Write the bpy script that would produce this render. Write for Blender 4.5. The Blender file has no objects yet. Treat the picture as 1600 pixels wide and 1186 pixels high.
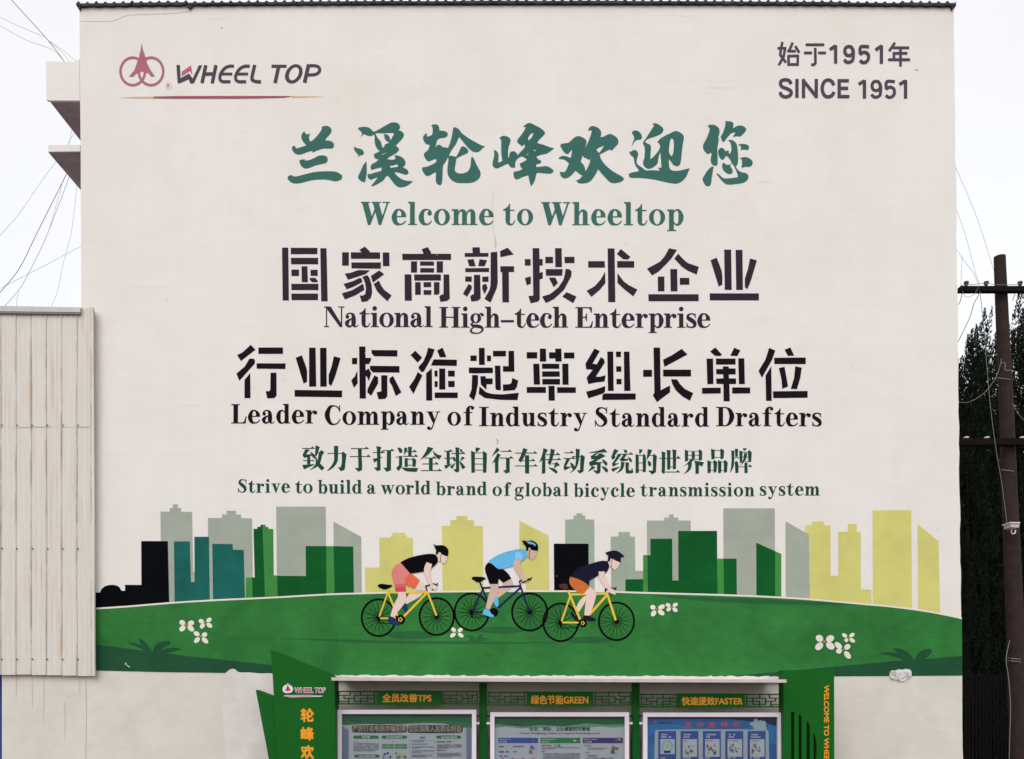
import bpy, bmesh, math, random
from math import sin, cos, pi, radians, sqrt
from mathutils import Vector
from mathutils.geometry import delaunay_2d_cdt
random.seed(7)
SC = bpy.context.scene
COL = SC.collection
# ---------------- camera, sky, sun, exposure ----------------
D = 14.0            # camera to painted wall, metres; one photo pixel is one centimetre on the wall
HY = 1080.0         # row of the eye level in the photograph
CZ = 2.6            # eye height
cam = bpy.data.cameras.new('camera'); camo = bpy.data.objects.new('camera', cam); COL.objects.link(camo)
camo.location = (0, -D, CZ); camo.rotation_euler = (radians(90), 0, 0)
cam.sensor_width = 36; cam.lens = 36 * D / 16.0
cam.shift_y = (HY - 593.0) / 1600.0
cam.clip_end = 3000; cam.clip_start = 0.1
SC.camera = camo
W = bpy.data.worlds.new('World'); SC.world = W; W.use_nodes = True
nt = W.node_tree; nt.nodes.clear()
sky = nt.nodes.new('ShaderNodeTexSky'); sky.sky_type = 'NISHITA'; sky.sun_disc = False
sky.sun_elevation = radians(42); sky.sun_rotation = radians(192)
b1 = nt.nodes.new('ShaderNodeBackground'); b1.inputs[1].default_value = 0.05
b2 = nt.nodes.new('ShaderNodeBackground'); b2.inputs[0].default_value = (1.0, 0.985, 0.985, 1); b2.inputs[1].default_value = 0.82
# overcast: a near-even cloud sheet with faint thicker and thinner patches
tcw = nt.nodes.new('ShaderNodeTexCoord'); nzw = nt.nodes.new('ShaderNodeTexNoise'); nzw.inputs['Scale'].default_value = 2.2; nzw.inputs['Detail'].default_value = 5
rw = nt.nodes.new('ShaderNodeValToRGB'); rw.color_ramp.elements[0].position = .3; rw.color_ramp.elements[0].color = (.975, .945, .915, 1); rw.color_ramp.elements[1].position = .7; rw.color_ramp.elements[1].color = (1.07, 1.03, .99, 1)
nt.links.new(tcw.outputs['Generated'], nzw.inputs['Vector']); nt.links.new(nzw.outputs['Fac'], rw.inputs[0]); nt.links.new(rw.outputs[0], b2.inputs[0])
ad = nt.nodes.new('ShaderNodeAddShader'); wo = nt.nodes.new('ShaderNodeOutputWorld')
nt.links.new(sky.outputs[0], b1.inputs[0]); nt.links.new(b1.outputs[0], ad.inputs[0])
nt.links.new(b2.outputs[0], ad.inputs[1]); nt.links.new(ad.outputs[0], wo.inputs[0])
sun = bpy.data.lights.new('sun', 'SUN'); sun.energy = 1.35; sun.angle = radians(50); sun.color = (1, .98, .965)
suno = bpy.data.objects.new('sun', sun); COL.objects.link(suno)
suno.rotation_euler = (radians(48), 0, radians(-12))
SC.view_settings.view_transform = 'Standard'; SC.view_settings.look = 'None'
SC.view_settings.gamma = 1; SC.view_settings.use_curve_mapping = False; SC.view_settings.exposure = 0.08

# ---------------- helpers ----------------
def wx(px, Y=0.0): return (px - 800.0) / 100.0 * (D + Y) / D
def wz(py, Y=0.0): return CZ + (HY - py) / 100.0 * (D + Y) / D
def W3(px, py, Y=0.0): return Vector((wx(px, Y), Y, wz(py, Y)))
def lin(c):
    r = []
    for v in c:
        v /= 255.0
        r.append(v / 12.92 if v <= .04045 else ((v + .055) / 1.055) ** 2.4)
    return (r[0], r[1], r[2], 1)
def NN(t, k): return t.nodes.new('ShaderNode' + k)
def mix(t, f, a, b, mode='MIX'):
    m = NN(t, 'Mix'); m.data_type = 'RGBA'; m.blend_type = mode
    for s, v in ((0, f), (6, a), (7, b)):
        if isinstance(v, bpy.types.NodeSocket): t.links.new(v, m.inputs[s])
        else: m.inputs[s].default_value = v
    return m.outputs[2]
def noise(t, vec, scale, detail=4, rough=.55, dist=0):
    n = NN(t, 'TexNoise'); n.inputs['Scale'].default_value = scale; n.inputs['Detail'].default_value = detail
    n.inputs['Roughness'].default_value = rough; n.inputs['Distortion'].default_value = dist
    t.links.new(vec, n.inputs['Vector']); return n.outputs['Fac']
def mapping(t, sc, loc=(0, 0, 0)):
    tc = NN(t, 'TexCoord'); m = NN(t, 'Mapping'); m.inputs['Scale'].default_value = sc; m.inputs['Location'].default_value = loc
    t.links.new(tc.outputs['Object'], m.inputs['Vector']); return m.outputs['Vector']
def ramp(t, f, stops):
    r = NN(t, 'ValToRGB'); e = r.color_ramp.elements
    while len(e) < len(stops): e.new(.5)
    for i, (p, c) in enumerate(stops):
        e[i].position = p; e[i].color = c if len(c) == 4 else (*c, 1)
    t.links.new(f, r.inputs[0]); return r.outputs[0]
def math_(t, op, a, b=0.0):
    m = NN(t, 'Math'); m.operation = op
    for i, v in enumerate((a, b)):
        if isinstance(v, bpy.types.NodeSocket): t.links.new(v, m.inputs[i])
        else: m.inputs[i].default_value = v
    return m.outputs[0]
G4 = lambda v: (v, v, v, 1)
def newmat(name, rough=.75, spec=.3):
    m = bpy.data.materials.new(name); m.use_nodes = True; t = m.node_tree; p = t.nodes['Principled BSDF']
    p.inputs['Roughness'].default_value = rough; p.inputs['Specular IOR Level'].default_value = spec
    return m, t, p
def wall_relief(t, p, strength=.35):
    """rough trowelled plaster over brick: coarse swells, faint horizontal courses, fine grain"""
    v = mapping(t, (1, 1, 1)); vh = mapping(t, (1.1, 1, 9.0)); vf = mapping(t, (1, 1, 1))
    a = noise(t, v, 1.1, 3); b = noise(t, vh, 1.4, 3); c = noise(t, vf, 55, 3, .7)
    s = math_(t, 'ADD', math_(t, 'MULTIPLY', a, 1.6), math_(t, 'ADD', math_(t, 'MULTIPLY', b, .22), math_(t, 'MULTIPLY', c, .16)))
    bm = NN(t, 'Bump'); bm.inputs['Strength'].default_value = strength; bm.inputs['Distance'].default_value = .02
    t.links.new(s, bm.inputs['Height']); t.links.new(bm.outputs[0], p.inputs['Normal'])
MATS = {}
def paint(key, rgb, var=.10, rough=.8, worn=.05):
    worn = worn * min(1, max(rgb) / 130.0)
    """wall paint: rolled unevenly, a little of the plaster showing through"""
    if key in MATS: return MATS[key]
    m, t, p = newmat('paint_' + key, rough, .12 if max(rgb) > 60 else .04); c = lin(rgb)
    n1 = noise(t, mapping(t, (1, 1, 1)), 1.3, 5, .6, .4); n2 = noise(t, mapping(t, (1, 1, 1.6), (3, 0, 8)), 4.5, 5, .65)
    n3 = noise(t, mapping(t, (1, 1, 1)), 38, 4, .7)
    f = ramp(t, n1, [(.3, G4(1 - var * 1.5)), (.7, G4(1 + var * 1.1))])
    f2 = ramp(t, n2, [(.3, G4(1 - var * .8)), (.7, G4(1 + var * .8))])
    o = mix(t, 1.0, mix(t, 1.0, c, f, 'MULTIPLY'), f2, 'MULTIPLY')
    w = ramp(t, n3, [(.55, G4(0)), (.85, G4(worn))])
    o = mix(t, w, o, lin((206, 200, 190)))
    t.links.new(o, p.inputs['Base Color']); wall_relief(t, p)
    MATS[key] = m; return m
def plain(key, rgb, rough=.6, metal=0, var=.05, nscale=6, spec=.4, bump=0):
    if key in MATS: return MATS[key]
    m, t, p = newmat(key, rough, spec); c = lin(rgb); p.inputs['Metallic'].default_value = metal
    n = noise(t, mapping(t, (1, 1, 1)), nscale, 5, .6)
    t.links.new(mix(t, 1.0, c, ramp(t, n, [(.3, G4(1 - var * 1.5)), (.7, G4(1 + var))]), 'MULTIPLY'), p.inputs['Base Color'])
    if bump:
        bm = NN(t, 'Bump'); bm.inputs['Strength'].default_value = bump; bm.inputs['Distance'].default_value = .01
        t.links.new(noise(t, mapping(t, (1, 1, 1)), nscale * 5, 4), bm.inputs['Height']); t.links.new(bm.outputs[0], p.inputs['Normal'])
    MATS[key] = m; return m
# --- objects ---
def link(name, me, mats=(), parent=None, label=None):
    o = bpy.data.objects.new(name, me); COL.objects.link(o)
    for m in mats: me.materials.append(m)
    if parent is not None:
        o.parent = parent; base = parent.matrix_basis.translation if parent.parent is None else Vector((0, 0, 0))
        o.location = -base if parent.get('_b') else Vector((0, 0, 0))
    if label: o['label'] = label
    return o
def thing(name, label, cat, loc=(0, 0, 0), group=None):
    o = bpy.data.objects.new(name, None); COL.objects.link(o); o.location = loc; o.empty_display_size = .2
    o['_b'] = 1; o['label'] = label; o['category'] = cat
    if group: o['group'] = group
    return o
def tag(o, label, cat, group=None):
    o['label'] = label; o['category'] = cat
    if group: o['group'] = group
    return o
def struct(o): o['kind'] = 'structure'; return o
class MB:
    def __init__(s): s.v = []; s.f = []; s.m = []; s.sm = False
    def face(s, pts, mi=0):
        n = len(s.v); s.v += [tuple(p) for p in pts]; s.f.append(tuple(range(n, n + len(pts)))); s.m.append(mi)
    def tris(s, pts, tr, mi=0):
        n = len(s.v); s.v += [tuple(p) for p in pts]
        for t in tr: s.f.append(tuple(n + i for i in t)); s.m.append(mi)
    def box(s, x0, x1, y0, y1, z0, z1, mi=0):
        n = len(s.v)
        s.v += [(x, y, z) for z in (z0, z1) for y in (y0, y1) for x in (x0, x1)]
        for f in ((0, 2, 3, 1), (4, 5, 7, 6), (0, 1, 5, 4), (2, 6, 7, 3), (0, 4, 6, 2), (1, 3, 7, 5)):
            s.f.append(tuple(n + i for i in f)); s.m.append(mi)
    def pbox(s, px0, py0, px1, py1, Y0, Y1, mi=0):
        """box whose front face (at depth Y0) covers these photo pixels, running back to Y1"""
        s.box(wx(px0, Y0), wx(px1, Y0), Y0, Y1, wz(py1, Y0), wz(py0, Y0), mi)
    def prism(s, pts, Y0, Y1, mi=0):
        """traced outline (photo pixels at depth Y0) with real thickness back to Y1"""
        P = [W3(x, y, Y0) for x, y in pts]; n = len(P); b = len(s.v)
        tr = tess([[(p.x, p.z) for p in P]])
        s.v += [tuple(p) for p in P] + [(p.x, Y1, p.z) for p in P]
        i0 = len(s.v)
        s.tris([(x, Y0, z) for x, z in tr[0]], tr[1], mi); s.tris([(x, Y1, z) for x, z in tr[0]], [t[::-1] for t in tr[1]], mi)
        for i in range(n):
            j = (i + 1) % n; s.f.append((b + i, b + j, b + n + j, b + n + i)); s.m.append(mi)
    def tube(s, pts, r, n=6, mi=0, closed=False):
        pts = [Vector(p) for p in pts]; rs = r if isinstance(r, (list, tuple)) else [r] * len(pts); b = len(s.v); N = len(pts)
        for i, p in enumerate(pts):
            d = (pts[min(i + 1, N - 1)] - pts[max(i - 1, 0)]).normalized()
            u = d.cross(Vector((0, 1, 0)));
            if u.length < .1: u = d.cross(Vector((1, 0, 0)))
            u.normalize(); w = d.cross(u)
            for k in range(n):
                a = 2 * pi * k / n; s.v.append(tuple(p + (u * cos(a) + w * sin(a)) * rs[i]))
        for i in range(N - 1):
            for k in range(n):
                k2 = (k + 1) % n; s.f.append((b + i * n + k, b + i * n + k2, b + (i + 1) * n + k2, b + (i + 1) * n + k)); s.m.append(mi)
        s.f.append(tuple(b + k for k in range(n))); s.m.append(mi)
        s.f.append(tuple(b + (N - 1) * n + k for k in reversed(range(n)))); s.m.append(mi)
    def build(s, name, mats, parent=None, label=None, smooth=False):
        me = bpy.data.meshes.new(name); me.from_pydata(s.v, [], s.f)
        if not isinstance(mats, (list, tuple)): mats = [mats]
        me.polygons.foreach_set('material_index', s.m)
        o = link(name, me, mats, parent, label)
        bm = bmesh.new(); bm.from_mesh(me); bmesh.ops.remove_doubles(bm, verts=bm.verts, dist=1e-5) if len(s.v) < 60000 else None
        bmesh.ops.recalc_face_normals(bm, faces=bm.faces) if len(s.v) < 60000 else None
        bm.to_mesh(me); bm.free()
        if smooth:
            for p in me.polygons: p.use_smooth = True
        return o
# --- flat outlines ---
def pts_of(st): return [tuple(float(v) for v in q.split(',')) for q in st.split()]
def winding(pt, loop):
    x, y = pt; w = 0; n = len(loop)
    for i in range(n):
        x0, y0 = loop[i]; x1, y1 = loop[(i + 1) % n]
        if y0 <= y:
            if y1 > y and (x1 - x0) * (y - y0) - (x - x0) * (y1 - y0) > 0: w += 1
        elif y1 <= y and (x1 - x0) * (y - y0) - (x - x0) * (y1 - y0) < 0: w -= 1
    return w
def tess(loops, union=False):
    vs = []; es = []
    for L in loops:
        n = len(vs); k = len(L); vs += [Vector(p) for p in L]; es += [(n + i, n + (i + 1) % k) for i in range(k)]
    r = delaunay_2d_cdt(vs, es, [], 0, 1e-5)
    V = [(v.x, v.y) for v in r[0]]; T = []
    bb = [(min(p[0] for p in L), max(p[0] for p in L), min(p[1] for p in L), max(p[1] for p in L)) for L in loops]
    for f in r[2]:
        cx = sum(V[i][0] for i in f) / 3; cy = sum(V[i][1] for i in f) / 3; c = 0
        for L, b in zip(loops, bb):
            if b[0] <= cx <= b[1] and b[2] <= cy <= b[3] and winding((cx, cy), L): c += 1
        if (c > 0) if union else (c % 2 == 1): T.append(tuple(f))
    return V, T
def chaikin(L, it=1, ang=65):
    for _ in range(it):
        o = []; n = len(L)
        for i in range(n):
            a, b, c = Vector(L[i - 1]), Vector(L[i]), Vector(L[(i + 1) % n])
            d1 = b - a; d2 = c - b
            if d1.length < 1e-6 or d2.length < 1e-6 or d1.angle(d2) > radians(ang): o.append(tuple(b))
            else: o += [tuple(b - d1 * .25), tuple(b + d2 * .25)]
        L = o
    return L
def curve_pts(P, sub=6):
    P = [tuple(p) for p in P]; o = []
    for i in range(len(P) - 1):
        p0 = P[max(i - 1, 0)]; p1 = P[i]; p2 = P[i + 1]; p3 = P[min(i + 2, len(P) - 1)]
        for k in range(sub):
            t = k / sub; o.append(tuple(.5 * ((2 * b) + (-a + c) * t + (2 * a - 5 * b + 4 * c - d) * t * t + (-a + 3 * b - 3 * c + d) * t ** 3) for a, b, c, d in zip(p0, p1, p2, p3)))
    o.append(P[-1]); return o
def stroke(P, w=None, smooth=True):
    """brush stroke of varying width as an outline; P = (x, y[, width])"""
    if w is not None: P = [(p[0], p[1], w) for p in P]
    if smooth and len(P) > 2: P = curve_pts(P)
    L = []; R = []; n = len(P)
    for i, (x, y, ww) in enumerate(P):
        d1 = Vector((x - P[i - 1][0], y - P[i - 1][1])) if i > 0 else None
        d2 = Vector((P[i + 1][0] - x, P[i + 1][1] - y)) if i < n - 1 else None
        d1 = d1.normalized() if d1 and d1.length > 1e-9 else None; d2 = d2.normalized() if d2 and d2.length > 1e-9 else None
        d = (d1 or d2) if (d1 is None or d2 is None) else (d1 + d2)
        if d is None or d.length < 1e-6: d = d1 or d2
        d = d.normalized(); k = 1.0
        if d1 is not None and d2 is not None: k = 1 / max(.45, abs(d.dot(d1)))
        nx, ny = -d.y * ww / 2 * k, d.x * ww / 2 * k
        L.append((x + nx, y + ny)); R.append((x - nx, y - ny))
    return L + R[::-1]
def ell(cx, cy, rx, ry, n=28, rot=0):
    return [(cx + rx * cos(2 * pi * k / n) * cos(rot) - ry * sin(2 * pi * k / n) * sin(rot), cy + rx * cos(2 * pi * k / n) * sin(rot) + ry * sin(2 * pi * k / n) * cos(rot)) for k in range(n)]
def rect(x0, y0, x1, y1): return [(x0, y0), (x1, y0), (x1, y1), (x0, y1)]
class Sheet:
    """a thin coat of paint / print lying on a surface at depth Y (photo pixels in, real geometry out)"""
    def __init__(s, Y=0.0, step=.0006): s.mb = MB(); s.Y = Y; s.k = 0; s.step = step; s.mats = []
    def mi(s, m):
        if m not in s.mats: s.mats.append(m)
        return s.mats.index(m)
    def add(s, loops, mat, union=False, lift=True):
        V, T = tess(loops, union); y = s.Y - s.k * s.step
        # tess is done in pixels (y down); reversed so the face looks at the viewer
        s.mb.tris([(wx(a, s.Y), y, wz(b, s.Y)) for a, b in V], T, s.mi(mat))
        if lift: s.k += 1
    def raw(s, V, T, mat, dx=0, dy=0):
        y = s.Y - s.k * s.step
        s.mb.tris([(wx(a + dx, s.Y), y, wz(b + dy, s.Y)) for a, b in V], T, s.mi(mat)); s.k += 1
    def build(s, name, parent=None, label=None): return s.mb.build(name, s.mats, parent, label)
_tc = {}
def text_tris(body):
    if body not in _tc:
        cu = bpy.data.curves.new('t', 'FONT'); cu.body = body; cu.resolution_u = 4; cu.fill_mode = 'FRONT'
        o = bpy.data.objects.new('t', cu); COL.objects.link(o)
        me = bpy.data.meshes.new_from_object(o.evaluated_get(bpy.context.evaluated_depsgraph_get()))
        V = [(v.co.x, v.co.y) for v in me.vertices]; T = [tuple(p.vertices) for p in me.polygons]
        bpy.data.objects.remove(o); bpy.data.curves.remove(cu); bpy.data.meshes.remove(me)
        _tc[body] = (V, T)
    return _tc[body]
def text_fit(sh, body, x0, y0, x1, y1, mat, fat=0.0, fatx=None, rot=False, once=False):
    """writes body so that its outline box fills the pixel box; fat = stroke thickening in pixels"""
    V, T = text_tris(body)
    if not V: return
    ax = min(v[0] for v in V); bx = max(v[0] for v in V); ay = min(v[1] for v in V); by = max(v[1] for v in V)
    if rot: P = [(x1 - (by - v[1]) * -0 - (x1 - x0) * (1 - (v[1] - ay) / (by - ay)), y0 + (v[0] - ax) / (bx - ax) * (y1 - y0)) for v in V]
    else: P = [(x0 + (v[0] - ax) / (bx - ax) * (x1 - x0), y1 - (v[1] - ay) / (by - ay) * (y1 - y0)) for v in V]
    fx = fat if fatx is None else fatx
    sh_list = [(0, 0)]
    if fat or fx:
        sh_list = [(0, 0), (-fx, -fat), (fx, fat), (fx, -fat), (-fx, fat)]
        if fx > 1.0: sh_list += [(-fx * .5, 0), (fx * .5, 0)]
    for dx, dy in sh_list: sh.raw(P, T, mat, dx, dy)
# ---- traced outlines: (x origin px, y origin px, scale, [outlines]); outlines inside outlines are holes ----
BRUSH = [
(440,180,9.883,["618,180 660,165 700,160 740,178 768,210 772,250 750,290 715,325 690,355 668,392 715,388 760,398 795,420 810,450 808,480 790,508 760,515 640,512 590,530 520,555 468,578 480,548 440,555 390,570 310,602 255,608 205,592 170,550 158,510 165,480 190,470 212,482 222,515 300,492 385,465 350,430 318,390 303,340 308,300 330,265 350,248 368,280 390,300 420,290 445,285 420,325 425,365 440,408 470,395 520,350 580,280 615,230 622,200",
"280,690 310,682 370,682 345,698 400,700 460,682 520,652 570,622 640,618 690,630 712,660 710,705 690,735 640,748 540,768 470,795 400,822 360,822 320,800 285,755 276,715",
"90,960 110,935 150,920 172,935 195,948 260,940 380,905 500,878 620,865 820,865 870,885 935,925 937,955 925,990 880,1010 815,1022 760,1003 680,992 580,990 450,1005 340,1035 270,1052 180,1053 130,1025 95,985"]),
(540,180,9.883,["190,205 205,188 260,180 320,178 370,195 410,235 430,255 480,240 570,185 640,145 700,112 770,108 815,125 840,165 843,200 810,228 860,245 895,275 902,310 885,350 840,400 790,450 772,475 805,490 828,520 815,555 770,590 720,620 680,640 635,675 680,685 740,690 770,670 765,640 752,620 790,618 850,635 900,670 925,715 925,755 905,788 880,790 905,815 950,835 972,870 970,900 940,918 900,912 840,890 790,878 750,880 780,920 830,965 890,1000 960,1015 1040,1018 1000,1055 940,1095 860,1115 800,1105 750,1060 700,990 650,930 620,945 590,1000 540,1035 450,1085 388,1098 420,1060 460,1010 500,955 450,970 390,998 350,975 335,935 340,910 355,898 362,915 420,895 480,878 550,860 558,803 480,820 400,842 385,820 388,770 430,742 480,715 510,680 460,670 437,640 440,600 480,580 530,555 490,520 460,470 448,410 450,340 445,310 420,300 400,320 350,320 300,295 270,293 235,342 255,285 240,250 205,225",
"455,275 600,278 735,268 748,285 725,330 697,385 685,350 665,310 625,292 585,290 600,330 605,370 640,405 678,418 640,440 612,445 600,480 575,505 555,460 550,420 520,380 480,330",
"560,600 650,570 640,582 565,613","680,778 740,775 785,755 805,765 808,800 760,800 700,815",
"130,478 150,498 200,512 245,522 275,550 285,585 270,612 212,620 195,650 198,610 160,575 130,530",
"320,708 325,780 328,900 310,970 312,1005 290,1035 250,1025 200,985 188,950 205,920 240,850 270,770 300,735"]),
(640,180,9.883,["335,155 350,142 410,140 440,152 457,185 460,238 500,238 555,248 590,275 590,310 565,340 490,350 440,365 420,395 398,505 425,460 460,455 490,470 510,495 550,492 592,508 620,440 650,340 662,260 670,205 685,185 710,185 770,220 795,270 860,320 960,385 1060,440 1110,465 1165,480 1130,505 1090,550 1050,570 990,568 930,530 870,465 820,400 765,335 742,380 720,440 660,520 630,570 605,630 650,622 700,640 720,640 760,570 790,500 810,478 840,480 885,510 908,545 905,575 860,600 780,635 722,665 715,720 700,800 698,860 730,890 780,902 850,895 910,860 935,810 945,750 948,670 962,635 1000,680 1020,740 1060,810 1095,870 1098,930 1070,980 1010,1025 940,1045 800,1048 720,1040 650,1005 605,950 585,900 583,820 595,740 602,655 585,655 570,700 515,770 510,850 508,950 500,1050 480,1078 440,1075 408,1040 402,980 410,880 370,890 310,930 285,940 240,925 205,870 188,825 200,803 260,798 330,770 400,735 420,690 400,672 350,690 300,712 265,700 225,640 217,600 240,572 285,540 305,490 308,452 270,452 230,420 205,360 212,320 245,285 265,275 268,330 300,325 345,305 357,270 358,190"]),
(740,180,9.883,["395,350 440,320 480,315 540,335 572,370 570,410 550,460 535,510 530,650 545,650 555,590 580,558 620,553 655,572 672,600 678,620 720,570 780,510 795,480 790,450 740,480 728,458 675,425 673,380 700,350 740,300 780,240 805,185 785,172 755,180 800,145 840,120 880,118 940,150 1030,195 1085,240 1107,270 1090,300 1040,350 1000,390 980,430 1080,455 1160,490 1245,512 1200,545 1130,595 1060,603 1000,622 968,640 990,675 1030,695 1047,715 1030,745 970,755 968,800 1050,795 1120,780 1180,805 1235,850 1225,885 1180,905 1080,895 985,885 968,900 955,980 930,1040 885,1098 865,1030 845,925 770,945 690,985 655,992 625,960 613,905 625,870 700,862 760,825 725,800 712,745 770,720 825,685 790,655 740,630 690,660 660,690 640,730 642,805 580,808 555,785 540,748 490,760 420,800 350,825 310,800 288,765 300,700 315,640 320,570 308,535 345,545 375,575 388,620 378,730 420,720 445,700 430,620 425,520 428,400 420,365",
"842,390 840,350 865,305 900,275 925,268 910,320 880,365","928,530 940,528 965,545 960,553 930,550","800,618 830,600 850,575 845,600 825,618"]),
(850,180,9.883,["248,470 270,435 370,432 420,390 470,340 530,318 600,340 650,380 660,415 640,480 632,512 670,440 700,370 725,300 740,235 700,232 682,240 690,200 720,170 770,165 830,190 875,230 888,290 868,338 910,335 960,310 1015,282 1080,310 1135,350 1152,400 1145,440 1095,495 1045,548 1030,530 1010,528 930,570 858,608 880,680 930,750 1000,820 1100,890 1190,935 1237,975 1225,1005 1170,1035 1090,1050 1020,1040 960,975 890,900 835,830 815,880 760,970 710,1025 650,1050 535,1055 495,1005 540,998 595,932 550,910 510,870 480,860 440,910 390,955 330,978 285,965 255,930 243,870 300,880 330,870 360,810 385,740 340,700 290,675 225,672 240,645 285,625 340,630 410,660 425,600 438,530 405,555 375,598 340,595 300,560 270,505",
"810,520 860,495 930,463 905,510 870,560 848,583 825,560","598,620 620,655 670,668 688,690 720,672 700,760 640,870 635,820 610,760 565,718 580,670"]),
(950,180,9.883,["367,265 390,240 440,233 490,258 522,310 525,355 505,375 430,382 400,420 362,482 370,450 400,385 405,340 395,310 372,285",
"328,560 360,562 385,540 425,535 460,565 467,620 445,670 440,740 470,775 540,815 575,855 660,848 800,855 795,838 770,812 825,808 820,700 810,578 795,590 775,680 770,740 710,800 640,828 595,820 555,785 540,745 545,700 560,670 568,600 570,520 560,470 537,435 545,410 600,335 660,240 715,155 683,135 730,117 790,145 845,190 860,225 840,270 790,305 700,338 620,360 570,405 590,430 640,445 665,480 660,560 652,680 700,645 770,565 805,500 800,445 765,410 800,365 880,315 970,275 1030,240 1090,250 1150,290 1177,330 1160,420 1140,560 1130,680 1120,740 1100,780 1060,788 1010,770 970,710 940,675 938,720 945,800 965,845 1030,862 1130,852 1265,815 1240,870 1210,950 1150,1015 1080,1055 1010,1055 900,1035 760,1000 600,975 440,965 350,968 325,945 318,910 360,885 430,875 478,862 475,840 430,790 405,720 400,650 345,610",
"985,350 1008,370 1018,420 1015,540 1000,615 975,630 945,590 938,545 950,450 960,380"]),
(1060,180,9.883,["447,160 480,148 540,142 600,170 635,215 638,270 610,355 625,350 620,410 600,500 605,600 608,740 590,780 540,775 505,740 498,680 515,590 490,580 460,603 435,590 385,530 377,470 400,420 440,350 475,260 487,200",
"725,90 800,92 845,112 850,150 845,205 900,165 960,155 1020,175 1050,215 1035,250 990,300 950,332 920,320 840,333 860,300 888,262 830,268 790,300 750,350 700,415 680,405 650,330 680,290 715,200 728,130",
"762,385 820,378 865,400 905,450 915,530 925,640 920,750 885,795 915,845 970,880 1030,888 1075,915 1087,960 1060,1010 1000,1045 900,1062 790,1072 730,1065 660,1000 610,930 580,900 620,905 670,955 705,977 800,975 920,955 910,900 870,800 835,745 800,770 805,795 840,850 838,890 800,912 740,895 690,845 672,790 680,745 700,730 725,755 770,770 825,748 810,700 770,645 740,625 715,660 690,688 655,680 620,620 612,560 625,520 665,497 700,515 730,558 770,540 780,560 780,595 805,585 822,540 815,460 800,410",
"915,460 960,440 1030,442 1080,465 1095,490 1080,535 1040,532 980,528 960,545 970,500 955,465",
"945,668 1000,645 1060,645 1120,680 1152,720 1140,770 1100,800 1040,790 972,812 985,760 980,680",
"540,790 545,800 525,900 512,1000 505,1060 480,1095 430,1095 395,1050 368,985 400,930 450,850 500,800"]),
]
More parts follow.
